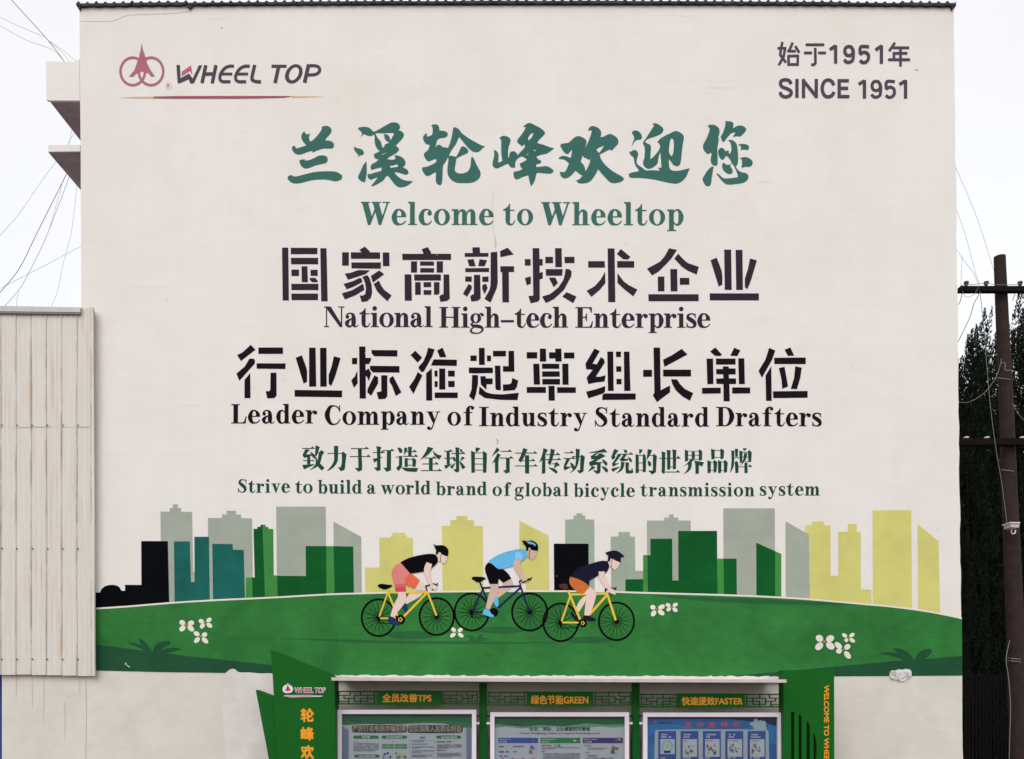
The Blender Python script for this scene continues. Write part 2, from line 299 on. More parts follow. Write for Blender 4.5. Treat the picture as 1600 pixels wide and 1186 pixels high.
STENCIL_A = [
(430,370,8,["85,135 163,135 170,795 93,795","193,138 528,138 526,216 195,216","564,142 641,142 656,806 574,806","195,262 536,262 536,342 200,342","328,368 402,368 408,566 332,566","203,410 296,410 298,488 204,488","440,412 530,412 530,488 444,488","430,514 502,512 536,556 522,567 458,566 434,535","200,588 539,588 539,665 202,665","202,710 535,710 535,790 204,790"]),
(430,370,8,["835,193 920,193 920,360 837,360","945,193 1080,193 1052,162 1120,122 1180,180 1184,194 1311,194 1309,274 947,274","1344,196 1425,196 1427,366 1346,366","951,320 1320,320 1320,398 953,394","868,460 940,450 1040,416 1185,420 1130,465 1020,500 910,535","1195,490 1300,420 1362,468 1220,572","855,588 960,558 1060,512 1082,525 1088,566 985,620 892,656","832,706 960,668 1100,585 1114,662 1000,730 872,783","1088,500 1152,478 1180,520 1205,600 1212,700 1195,760 1150,805 1082,815 1056,732 1095,735 1125,715 1135,650 1125,580 1105,530","1230,590 1298,545 1320,600 1360,660 1455,733 1402,806 1330,740 1275,680"]),
(620,370,8,["67,212 334,212 312,155 388,127 430,197 424,212 678,212 678,288 70,288","177,306 253,306 253,446 177,446","290,308 465,308 465,360 290,360","497,306 577,306 577,446 499,446","292,392 465,392 465,446 292,446","96,470 183,470 188,798 99,798","217,470 551,470 551,546 217,546","584,470 656,470 663,775 630,800 545,814 530,750 545,730 584,716","228,566 298,566 300,724 230,724","332,566 430,566 430,628 334,628","334,666 432,666 432,724 334,724","464,566 534,566 532,708 515,722 464,722"]),
(620,370,8,["850,202 948,202 943,132 1037,130 1041,202 1146,202 1144,248 850,250","880,286 960,278 984,368 906,368","1036,280 1128,292 1100,366 1018,366","857,392 1154,390 1152,438 857,440","857,496 936,496 936,560 857,560","964,476 1042,476 1048,770 1010,800 930,808 920,745 940,722 964,718","1068,498 1146,496 1148,562 1070,562","898,588 936,610 936,650 880,748 826,712","1114,585 1135,635 1098,718 1068,650 1070,602","1174,194 1255,185 1262,570 1250,640 1172,822 1096,776 1160,660 1172,600","1290,180 1385,137 1462,218 1294,253","1294,368 1466,368 1466,440 1400,440 1402,818 1320,818 1316,440 1296,440"]),
(810,370,8,["80,278 153,278 153,358 82,360","177,142 261,142 264,278 303,278 303,358 264,358 266,450 305,438 303,518 266,532 266,780 248,808 152,830 126,738 180,738 186,722","80,514 155,494 157,584 106,605","337,250 433,250 433,328 337,328","458,142 540,142 544,378 462,378","576,250 702,250 700,328 578,328","340,404 553,404 546,486 345,486","380,510 460,510 494,574 442,630","588,402 640,404 666,435 660,490 575,655 520,710 440,780 345,828 295,746 400,715 500,630 560,540 580,470","603,690 725,745 685,828 548,745"]),
(810,370,8,["1116,146 1202,146 1212,816 1124,816","1281,152 1400,250 1370,284 1310,280 1230,212","873,303 1081,303 1081,384 873,384","1235,303 1448,303 1448,385 1236,385","1084,435 1087,575 1020,660 912,750 852,675 950,620 1030,530","1238,452 1320,560 1380,605 1488,658 1437,744 1330,660 1238,575"]),
(1000,370,8,["363,143 461,163 400,260 340,330 225,440 150,482 88,398 170,355 250,310 310,240","478,210 540,280 600,328 736,376 708,470 600,425 520,370 430,270","222,496 304,496 306,680 224,680","378,403 464,403 468,680 384,680","498,513 617,513 617,597 498,598","105,717 732,717 732,804 107,804"]),
(1000,370,8,["1053,160 1140,160 1147,662 1060,662","1196,163 1280,163 1286,662 1203,662","882,292 960,260 1020,420 1030,500 1028,598 984,622","1376,270 1461,294 1390,540 1344,653 1313,628 1312,520 1350,400","872,707 1486,707 1486,794 872,793"]),
]
STENCIL_B = [
(360,525,8,["254,110 312,170 132,312 84,238 150,205","238,282 290,283 306,300 304,345 112,557 74,472 180,380","350,143 656,143 657,223 350,223","327,340 688,342 688,412 328,408","248,464 250,776 176,776 176,546","502,458 575,458 577,745 550,775 462,780 440,688 486,690 498,668"]),
(360,525,8,["983,146 1064,146 1072,632 985,632","1120,148 1200,148 1204,632 1124,632","816,272 892,240 945,380 958,440 958,570 914,594","1294,252 1377,276 1310,500 1260,624 1228,598 1227,490 1265,380","801,673 1396,682 1394,765 804,758"]),
(540,525,8,["80,274 145,274 145,351 80,351","169,130 247,130 249,273 318,273 315,310 290,350 249,350 252,430 288,405 320,465 290,565 262,500 252,505 254,780 176,780","322,176 646,176 646,255 360,252 324,215","304,372 673,376 673,456 340,454 304,412","146,432 150,590 104,648 70,554 115,505","360,492 406,512 406,590 318,748 272,705 274,665","446,490 521,490 521,750 495,785 412,790 386,706 446,690","548,530 592,498 698,702 628,750 580,620 548,572"]),
(540,525,8,["870,182 955,270 902,332 812,238","1032,145 1112,168 1085,250 980,440 950,450 912,405 914,385 970,320 1010,230","1144,180 1212,145 1258,255 1245,264 1178,264","1100,292 1390,296 1390,373 1067,368","903,448 960,492 848,722 793,636 860,540","1078,402 1084,806 1007,806 1007,466","1112,432 1147,432 1149,507 1112,507","1112,563 1150,563 1150,637 1112,637","1170,406 1246,406 1246,668 1170,668","1280,432 1363,432 1363,507 1282,507","1280,562 1363,562 1363,637 1282,637","1112,706 1402,706 1402,774 1114,774"]),
(720,525,8,["120,243 198,243 198,311 120,311","225,148 298,148 300,360 227,360","327,243 378,243 378,316 327,314","402,185 565,185 563,254 404,254","596,185 666,185 671,445 528,445 526,376 598,376","101,394 401,394 402,462 180,468 101,462","142,488 215,488 216,590 190,720 164,805 104,752 135,660","244,504 311,502 312,530 398,530 398,600 322,603 320,672 250,605","426,370 494,370 501,678 450,676 433,655","645,525 718,556 700,640 672,675 528,686 526,606 600,604 630,590","232,628 320,705 400,725 520,730 725,710 708,800 500,798 300,775 225,722"]),
(720,525,8,["823,202 956,202 954,280 824,280","987,157 1065,157 1068,318 989,318","1104,204 1182,204 1180,158 1257,157 1260,318 1182,318 1182,280 1104,280","1290,206 1420,206 1420,280 1290,280","905,346 982,346 990,606 913,606","1015,346 1231,346 1231,410 1015,410","1268,346 1344,346 1349,608 1272,608","1016,441 1235,441 1238,508 1018,508","1018,536 1240,536 1240,606 1020,606","823,636 1064,636 1064,710 824,710","1096,624 1172,624 1176,806 1098,806","1204,640 1438,640 1438,710 1206,710"]),
(900,525,8,["232,155 298,190 206,345 262,353 310,262 350,290 360,332 246,508 300,510 370,490 358,568 250,580 154,600 132,520 210,420 128,413 118,345","390,195 464,195 472,685 400,685","498,195 562,195 562,262 500,262","598,195 668,195 680,685 603,685","502,378 567,378 567,446 504,446","504,535 570,535 570,602 506,602","366,625 362,695 340,718 154,778 128,696 250,665","355,718 746,718 746,794 328,798 330,738"]),
(900,525,8,["968,145 1050,145 1058,678 1175,618 1175,702 1012,825 960,742 980,710","1320,160 1392,230 1106,385 1088,295 1200,240","840,423 950,423 950,508 840,508","1088,420 1438,420 1438,505 1090,505","1188,540 1264,542 1300,600 1360,660 1466,714 1424,808 1330,755 1250,680 1205,600"]),
(1080,525,8,["300,143 385,232 366,250 300,247 236,194","538,145 614,180 578,250 490,247","193,282 274,282 278,600 202,602","308,282 555,282 555,356 310,356","588,278 664,278 670,600 597,600","396,380 468,380 470,404 556,407 556,478 470,480 474,530 560,530 560,598 478,600 482,815 405,815 404,600 315,597 313,532 402,530 400,478 314,478 312,412 396,412","135,648 370,645 370,718 137,720","512,643 738,643 738,718 512,718"]),
(1080,525,8,["974,148 1052,182 1010,300 884,520 842,438 930,290","1168,172 1240,143 1286,245 1210,248","1036,272 1432,268 1432,350 1040,350","1000,378 1008,812 936,810 930,494","1096,400 1166,384 1210,630 1138,660 1128,540","1302,378 1382,396 1365,520 1322,665 1245,660 1285,530","1022,690 1455,686 1455,770 1026,776"]),
]
# ---- slab-serif alphabet, drawn on a 100-unit x-height (r rectangle, p polygon, s swelling stroke, o ring, d dot) ----
def _f(x, top): return ('p', [(x - 13, top), (x + 30, top), (x + 30, top - 12), (x, top - 12), (x - 13, top - 7)])
_BOWLR = lambda x: ('s', [(x, 82, 8), (x + 16, 97, 9), (x + 37, 88, 20), (x + 47, 50, 33), (x + 37, 12, 20), (x + 16, 3, 9), (x, 18, 8)])
_BOWLL = ('s', [(66, 82, 8), (50, 97, 9), (27, 88, 20), (17, 50, 33), (27, 12, 20), (50, 3, 9), (66, 18, 8)])
_ARCH = lambda x: ('s', [(x, 66, 7), (x + 9, 86, 9), (x + 24, 93, 15), (x + 37, 82, 27), (x + 40, 62, 30), (x + 40, 1, 30)])
FONT = {
'l': (57, [('r', 13, 0, 43, 146), _f(13, 147), ('r', 0, 0, 57, 7)]),
'i': (57, [('r', 13, 0, 43, 99), _f(13, 100), ('r', 0, 0, 57, 7), ('d', 28, 132, 16)]),
'h': (108, [('r', 13, 0, 43, 146), _f(13, 147), ('r', 0, 0, 54, 7), _ARCH(42), ('r', 57, 0, 108, 7)]),
'n': (108, [('r', 13, 0, 43, 99), _f(13, 100), ('r', 0, 0, 54, 7), _ARCH(42), ('r', 57, 0, 108, 7)]),
'm': (163, [('r', 13, 0, 42, 99), _f(13, 100), ('r', 0, 0, 54, 7), _ARCH(41), ('r', 59, 0, 109, 7), _ARCH(95), ('r', 112, 0, 163, 7)]),
'u': (110, [_f(13, 100), _f(67, 100), ('s', [(28, 99, 30), (28, 32, 30), (35, 12, 24), (49, 5, 12), (60, 11, 9), (69, 26, 7)]), ('r', 67, 0, 97, 99), ('r', 67, 0, 110, 7)]),
'o': (102, [('o', 51, 50, 51, 52, 22, 45)]),
'e': (92, [('s', [(76, 54, 31), (73, 74, 27), (62, 91, 15), (47, 98, 9), (28, 88, 20), (16, 50, 33), (26, 15, 26), (50, 4, 11), (72, 9, 8), (90, 27, 6)]), ('r', 25, 50, 91, 57)]),
'c': (85, [('d', 69, 74, 14), ('s', [(79, 80, 10), (68, 93, 9), (48, 98, 9), (28, 88, 20), (16, 50, 33), (26, 15, 26), (48, 4, 11), (67, 9, 8), (83, 27, 6)])]),
'a': (98, [('d', 19, 72, 13), ('s', [(11, 80, 9), (24, 94, 10), (42, 97, 10), (58, 86, 22), (63, 62, 30), (63, 22, 30), (70, 6, 14), (84, 4, 6), (96, 15, 5)]), ('s', [(60, 60, 8), (36, 52, 12), (16, 30, 28), (22, 9, 18), (40, 5, 12), (56, 18, 8)])]),
'r': (88, [('r', 13, 0, 43, 99), _f(13, 100), ('r', 0, 0, 56, 7), ('s', [(42, 66, 7), (52, 86, 9), (68, 96, 9)]), ('d', 73, 82, 15)]),
's': (74, [('s', [(65, 74, 5), (58, 92, 9), (36, 98, 9), (15, 88, 16), (16, 68, 26), (38, 53, 30), (58, 36, 28), (60, 14, 20), (36, 2, 9), (14, 9, 9), (6, 28, 5)]), ('r', 62, 68, 68, 100), ('r', 3, 0, 9, 34)]),
't': (78, [('p', [(40, 134), (46, 134), (46, 28), (17, 28), (17, 92), (0, 92), (0, 97), (18, 106), (32, 118)]), ('r', 10, 90, 74, 97), ('s', [(31, 36, 29), (34, 14, 24), (50, 3, 12), (66, 9, 7), (77, 30, 6)])]),
'd': (107, [('r', 64, 0, 94, 146), _f(64, 147), ('r', 64, 0, 107, 7), _BOWLL]),
'b': (104, [('r', 12, 0, 38, 146), _f(12, 147), ('r', 12, 0, 24, 4), _BOWLR(40)]),
'p': (103, [('r', 13, -37, 43, 99), _f(13, 100), ('r', 0, -37, 58, -30), _BOWLR(42)]),
'g': (100, [('o', 40, 66, 38, 35, 14, 28), ('s', [(62, 88, 7), (74, 98, 9), (84, 100, 9)]), ('d', 87, 90, 11), ('s', [(22, 37, 9), (10, 24, 13), (22, 13, 20), (52, 10, 24), (80, 2, 20), (88, -16, 15), (70, -35, 9), (40, -40, 9), (13, -33, 13), (6, -18, 14), (18, -3, 9), (32, 4, 7)])]),
'y': (105, [('p', [(9, 97), (43, 97), (66, 32), (54, 2)]), ('s', [(86, 95, 8), (64, 34, 8), (47, -12, 9), (36, -31, 10), (20, -33, 9)]), ('d', 18, -25, 13), ('r', 0, 94, 53, 100), ('r', 68, 94, 105, 100)]),
'v': (100, [('p', [(9, 97), (43, 97), (63, 35), (54, 0), (46, 0)]), ('p', [(78, 97), (87, 97), (54, 0), (47, 0)]), ('r', 0, 94, 53, 100), ('r', 64, 94, 100, 100)]),
'w': (152, [('p', [(9, 97), (41, 97), (58, 35), (51, 0), (43, 0)]), ('p', [(44, 0), (52, 0), (78, 70), (73, 84)]), ('p', [(60, 97), (93, 97), (112, 35), (104, 0), (96, 0)]), ('p', [(97, 0), (105, 0), (140, 97), (131, 97)]), ('r', 0, 94, 50, 100), ('r', 56, 94, 102, 100), ('r', 118, 94, 152, 100)]),
'f': (82, [('s', [(34, 1, 30), (34, 105, 30), (38, 128, 23), (50, 142, 11), (66, 143, 9)]), ('d', 69, 131, 13), ('r', 0, 93, 68, 100), ('r', 6, 0, 66, 7)]),
'-': (92, [('r', 0, 37, 92, 53)]),
'W': (185, [('p', [(8, 142), (46, 142), (72, 48), (60, 0), (45, 0)]), ('p', [(50, 0), (60, 0), (98, 98), (91, 116)]), ('p', [(76, 142), (114, 142), (140, 48), (128, 0), (113, 0)]), ('p', [(118, 0), (129, 0), (176, 142), (165, 142)]), ('r', 0, 140, 58, 147), ('r', 67, 140, 128, 147), ('r', 138, 140, 185, 147)]),
'N': (142, [('r', 14, 0, 22, 142), ('p', [(8, 144), (48, 144), (128, 14), (128, 0), (112, 0)]), ('r', 119, 0, 128, 144), ('r', 0, 0, 36, 7), ('r', 0, 138, 40, 145), ('r', 100, 138, 144, 145)]),
'H': (150, [('r', 14, 0, 48, 144), ('r', 100, 0, 134, 144), ('r', 40, 69, 108, 77), ('r', 0, 0, 62, 7), ('r', 86, 0, 148, 7), ('r', 0, 138, 62, 145), ('r', 86, 138, 148, 145)]),
'E': (124, [('r', 16, 0, 52, 144), ('r', 0, 138, 116, 145), ('p', [(84, 140), (116, 143), (116, 104), (111, 104), (102, 132)]), ('r', 40, 70, 82, 77), ('p', [(82, 102), (82, 46), (77, 46), (68, 73), (77, 102)]), ('r', 0, 0, 118, 7), ('p', [(84, 4), (118, 4), (124, 46), (118, 46), (106, 14)])]),
'L': (114, [('r', 16, 0, 50, 144), ('r', 0, 138, 66, 145), ('r', 0, 0, 108, 7), ('p', [(70, 4), (108, 4), (114, 54), (108, 54), (96, 14)])]),
'C': (124, [('s', [(112, 102, 6), (100, 130, 9), (70, 142, 9), (40, 130, 24), (20, 73, 38), (40, 17, 26), (70, 3, 10), (100, 14, 9), (118, 44, 6)]), ('r', 110, 98, 117, 147)]),
'I': (72, [('r', 19, 0, 53, 144), ('r', 0, 0, 72, 7), ('r', 0, 138, 72, 145)]),
'S': (102, [('s', [(92, 106, 6), (82, 131, 9), (54, 142, 9), (28, 132, 20), (22, 106, 28), (48, 83, 36), (76, 56, 34), (80, 26, 24), (52, 4, 9), (22, 14, 9), (8, 44, 6)]), ('r', 88, 98, 94, 147), ('r', 3, 0, 9, 50)]),
'D': (138, [('r', 18, 0, 52, 144), ('r', 0, 138, 72, 145), ('r', 0, 0, 72, 7), ('s', [(50, 141, 8), (78, 139, 10), (103, 118, 26), (118, 73, 38), (103, 28, 26), (78, 6, 10), (50, 4, 8)])]),
}
_fc = {}
def glyph(ch):
    if ch not in _fc:
        w, prims = FONT[ch]; loops = []; holes = []
        for p in prims:
            if p[0] == 'r': loops.append(rect(*p[1:]))
            elif p[0] == 'p': loops.append(p[1])
            elif p[0] == 's': loops.append(stroke(p[1]))
            elif p[0] == 'd': loops.append(ell(p[1], p[2], p[3], p[3], 16))
            elif p[0] == 'o':
                _, cx, cy, rx, ry, ix, iy = p; A = ell(cx, cy, rx, ry, 40); B = ell(cx, cy, ix, iy, 40)
                loops.append(A + [A[0]] + [B[0]] + B[1:][::-1] + [B[0]])
        _fc[ch] = (w, *tess(loops, True))
    return _fc[ch]
def serif_word(sh, word, x0, x1, base, xh, mat, slope=0.0):
    k = xh / 100.0; ws = [glyph(c)[0] * k for c in word]
    gap = (x1 - x0 - sum(ws)) / max(1, len(word) - 1) if len(word) > 1 else 0; sx = 1.0
    if len(word) == 1: sx = (x1 - x0) / ws[0]
    if gap < .2: sx = (x1 - x0 - .2 * (len(word) - 1)) / sum(ws); gap = .2
    x = x0
    for c, w in zip(word, ws):
        _, V, T = glyph(c); y = base + slope * (x - x0)
        sh.mb.tris([(wx(x + a * k * sx, sh.Y), sh.Y, wz(y - b * k, sh.Y)) for a, b in V], T, sh.mi(mat))
        x += w * sx + gap
SERIF = {
'welcome': (24.6, [('Welcome', 563.8, 771.3, 351.4), ('to', 785.7, 833, 351.4), ('Wheeltop', 845.7, 1067.6, 351.8)]),
'national': (22.2, [('National', 506.2, 676, 511), ('High-tech', 686.4, 887.6, 511.8), ('Enterprise', 899, 1110, 512)]),
'leader': (20.8, [('Leader', 361.4, 495.6, 661.6), ('Company', 507, 688, 663.6), ('of', 699, 741, 664.6), ('Industry', 748.6, 917.6, 665.8), ('Standard', 929, 1108, 666.5), ('Drafters', 1119, 1284, 665.9)]),
'strive': (14.4, [('Strive', 371.4, 453, 769.7), ('to', 461, 488.4, 770.4), ('build', 496.8, 565.6, 771), ('a', 573.2, 587.6, 771.4), ('world', 594.9, 672.9, 772.2), ('brand', 681.3, 761, 773.6), ('of', 769.5, 799, 774.6), ('global', 804.3, 888.5, 775.2), ('bicycle', 896.6, 992, 776.2), ('transmission', 1000.4, 1178.9, 775.4), ('system', 1187, 1281, 774.2)]),
}
# ---- sans lettering as strokes: [1200,55] zoom 6.667 ----
SANS = [
(27, ["150,70 131,170 128,205 188,285", "100,135 192,135", "180,130 162,225 112,312", "258,76 226,148 206,172", "205,166 290,166", "284,112 326,182", "214,208 214,318", "205,218 322,214", "312,210 308,318", "214,304 318,304",
 "392,99 586,99", "375,184 458,184", "522,184 604,184", "492,132 494,290 480,306 450,308",
 "1322,78 1262,165", "1300,131 1470,131", "1300,188 1452,188", "1312,178 1312,248", "1380,131 1380,325", "1250,255 1480,255"], False),
(33, ["645,150 703,110", "704,105 704,295", "1120,155 1180,112", "1181,105 1181,297"], False),
(32, ["888,170 870,127 843,118 812,128 799,165 812,200 843,212 875,200 888,165 888,215 880,262 845,282 812,276 795,252", "1052,122 966,122 960,196", "958,204 975,186 1010,178 1042,200 1045,245 1022,278 985,284 958,262"], True),
(35, ["302,455 302,652", "370,455 370,655", "503,455 503,655", "742,458 742,655", "724,474 843,474", "742,553 835,553", "742,639 848,639", "945,512 1004,474", "1005,466 1005,660", "1370,514 1432,474", "1433,466 1433,660", "368,472 504,640"], False),
(35, ["240,508 222,475 182,464 142,474 130,505 150,538 200,558 236,580 240,612 215,636 175,642 140,625 126,592", "686,522 665,482 625,466 585,488 564,552 582,618 622,642 665,628 688,592"], True),
(32, ["1172,532 1155,490 1128,480 1097,490 1084,528 1097,564 1128,576 1160,564 1173,528 1173,580 1165,625 1130,645 1097,638 1080,614", "1322,484 1238,484 1232,558", "1230,566 1248,548 1280,541 1312,562 1316,608 1292,640 1255,646 1228,624"], True),
]
LOGO_SPIRE = "390,66 405,160 440,260 470,370 510,450 583,558 525,560 490,515 455,500 430,488 360,488 310,515 265,562 202,560 280,470 320,360 350,270 378,150"
LOGO_W = "900,390 950,390 962,585 1085,515 1140,590 1230,395 1280,395 1155,662 1105,662 1080,600 945,660 918,655"
LOGO_WP = "978,490 1115,395 1135,545 1100,475 975,555"
# ---- skyline: (x origin, y origin, colour, outline) at zoom 5.333 ----
SKY = [
(140,780,'grey',"590,103 668,103 668,72 695,72 695,42 735,42 735,72 762,72 762,105 853,105 862,605 1000,605 1000,862 600,885"),
(140,780,'grey',"985,157 1102,157 1102,127 1142,127 1142,96 1220,96 1220,127 1262,127 1262,158 1353,160 1362,840 995,858"),
(380,780,'grey',"275,62 688,62 693,800 283,815"),(380,780,'grey',"752,186 983,313 988,798 760,800"),
(140,780,'teal',"703,352 835,352 845,690 875,690 873,313 995,313 1002,862 708,872"),
(140,780,'teal',"1022,372 1192,374 1195,422 1284,422 1295,838 1028,852"),
(140,780,'black',"35,778 88,778 98,750 125,725 160,715 190,713 225,719 250,735 262,757 268,763 295,763 295,714 432,714 430,349 652,349 664,870 38,925"),
(140,780,'leaf',"1302,652 1360,652 1360,832 1302,838"),
(140,780,'deep',"1355,652 1376,652 1366,247 1398,247 1398,230 1424,230 1424,212 1442,212 1462,825 1358,832"),
(140,780,'leaf',"1442,212 1467,212 1467,230 1490,232 1490,247 1530,249 1533,635 1562,635 1565,818 1462,825"),
(380,780,'deep',"283,638 523,640 521,391 693,391 693,798 286,812"),(380,780,'leaf',"693,391 752,391 762,796 693,798"),(380,780,'deep',"752,391 917,395 922,795 762,798"),
(380,780,'yellow',"1014,570 1137,570 1135,320 1228,320 1248,280 1345,280 1370,320 1413,322 1420,790 1018,795"),
(680,780,'yellow',"57,223 127,223 127,173 177,173 177,140 267,140 267,175 323,175 325,223 397,224 400,775 62,778"),
(680,780,'yellow',"702,180 945,302 950,770 757,770 755,700 702,700"),
(680,780,'sage',"1083,170 1153,168 1153,137 1177,137 1177,118 1225,118 1225,137 1250,137 1250,168 1326,170 1328,770 1088,770"),
(680,780,'black',"988,370 1278,370 1280,762 992,762"),
(960,780,'sage',"-31,312 34,310 34,274 128,274 128,310 170,312 175,597 245,597 245,785 -25,780"),
(960,780,'grey',"271,178 415,178 415,153 455,153 455,128 493,128 493,153 532,153 532,177 636,178 640,795 274,790"),
(960,780,'deep',"92,667 240,667 240,782 92,780"),(960,780,'leaf',"240,466 275,466 277,784 240,782"),
(960,780,'grey',"907,76 1337,76 1340,815 912,805"),
(960,780,'deep',"275,466 300,466 300,330 481,330 483,677 533,677 531,264 855,264 860,800 277,785"),
(960,780,'leaf',"858,495 910,495 912,800 860,800"),(960,780,'deep',"910,495 1018,495 1020,804 912,800"),
(960,780,'deep',"1182,362 1339,433 1340,815 1184,808"),(960,780,'leaf',"1339,433 1391,456 1391,818 1340,815"),
(1210,780,'yellow',"257,218 312,218 312,186 410,186 412,218 466,218 467,637 533,637 533,272 612,272 612,206 685,206 687,272 718,272 720,752 807,754 810,872 257,835"),
(1210,780,'grey',"93,183 287,293 295,832 95,822"),
(1210,780,'yellow',"818,92 1140,92 1146,912 822,880"),(1210,780,'yellow',"1194,206 1368,350 1380,945 1198,922"),
]
HILL = [(146,951),(200,947.5),(263.8,942.2),(330,938),(381.9,935.6),(440,932.8),(511,928.7),(567,927),(650,925),(730,924),(811,923.6),(924,924),(1000,926),(1072,928),(1140,930),(1204,932.6),(1260,936),(1341,943),(1400,948.5),(1454,956),(1503,966)]
# leaves: (origin, scale, outlines)
LEAVES = [
(0,880,3.875,["770,480 800,479 850,492 900,520 930,545 870,527 815,500","838,455 860,462 890,488 930,545 880,520 850,490","922,545 930,505 965,478 1010,468 1035,475 1030,492 990,512 950,540","935,552 985,520 1040,510 1085,514 1100,524 1050,534 980,552"]),
(1300,880,3.877,["282,550 330,537 390,543 440,565 470,605 420,582 350,555","372,520 400,513 450,530 490,570 507,610 460,590 420,560 385,535","495,605 510,555 545,525 590,515 607,525 600,550 565,578 530,605"]),
(700,835,6.976,["205,1100 250,1100 300,1130 340,1168 260,1165 215,1158 240,1135","385,1088 345,1095 315,1125 310,1165 350,1150 385,1110","440,1132 400,1118 350,1135 320,1168 400,1160 425,1145"]),
]
# flowers: (origin, scale, centre, petals, petal radius)
FLOWERS = [
(0,880,3.875,(1128,372),[(1102,359),(1158,362),(1103,396),(1157,396)],19),(0,880,3.875,(1243,358),[(1217,351),(1267,343),(1224,381),(1269,377)],16),(0,880,3.875,(1215,443),[(1189,426),(1240,432),(1191,467),(1243,469)],17),
(555,840,6.976,(1108,1033),[(1070,1003),(1147,1005),(1062,1065),(1153,1065)],26),
(980,900,3.81,(175,198),[(152,186),(206,184),(156,224),(204,219)],17),(980,900,3.81,(264,184),[(242,173),(287,171),(246,199),(286,202)],14),
(980,900,3.81,(1174,391),[(1143,370),(1210,372),(1141,420),(1211,417)],24),(980,900,3.81,(1286,439),[(1255,412),(1312,421),(1259,447),(1313,472)],19),(980,900,3.81,(1316,368),[(1293,353),(1339,351),(1304,383),(1341,384)],14),
]
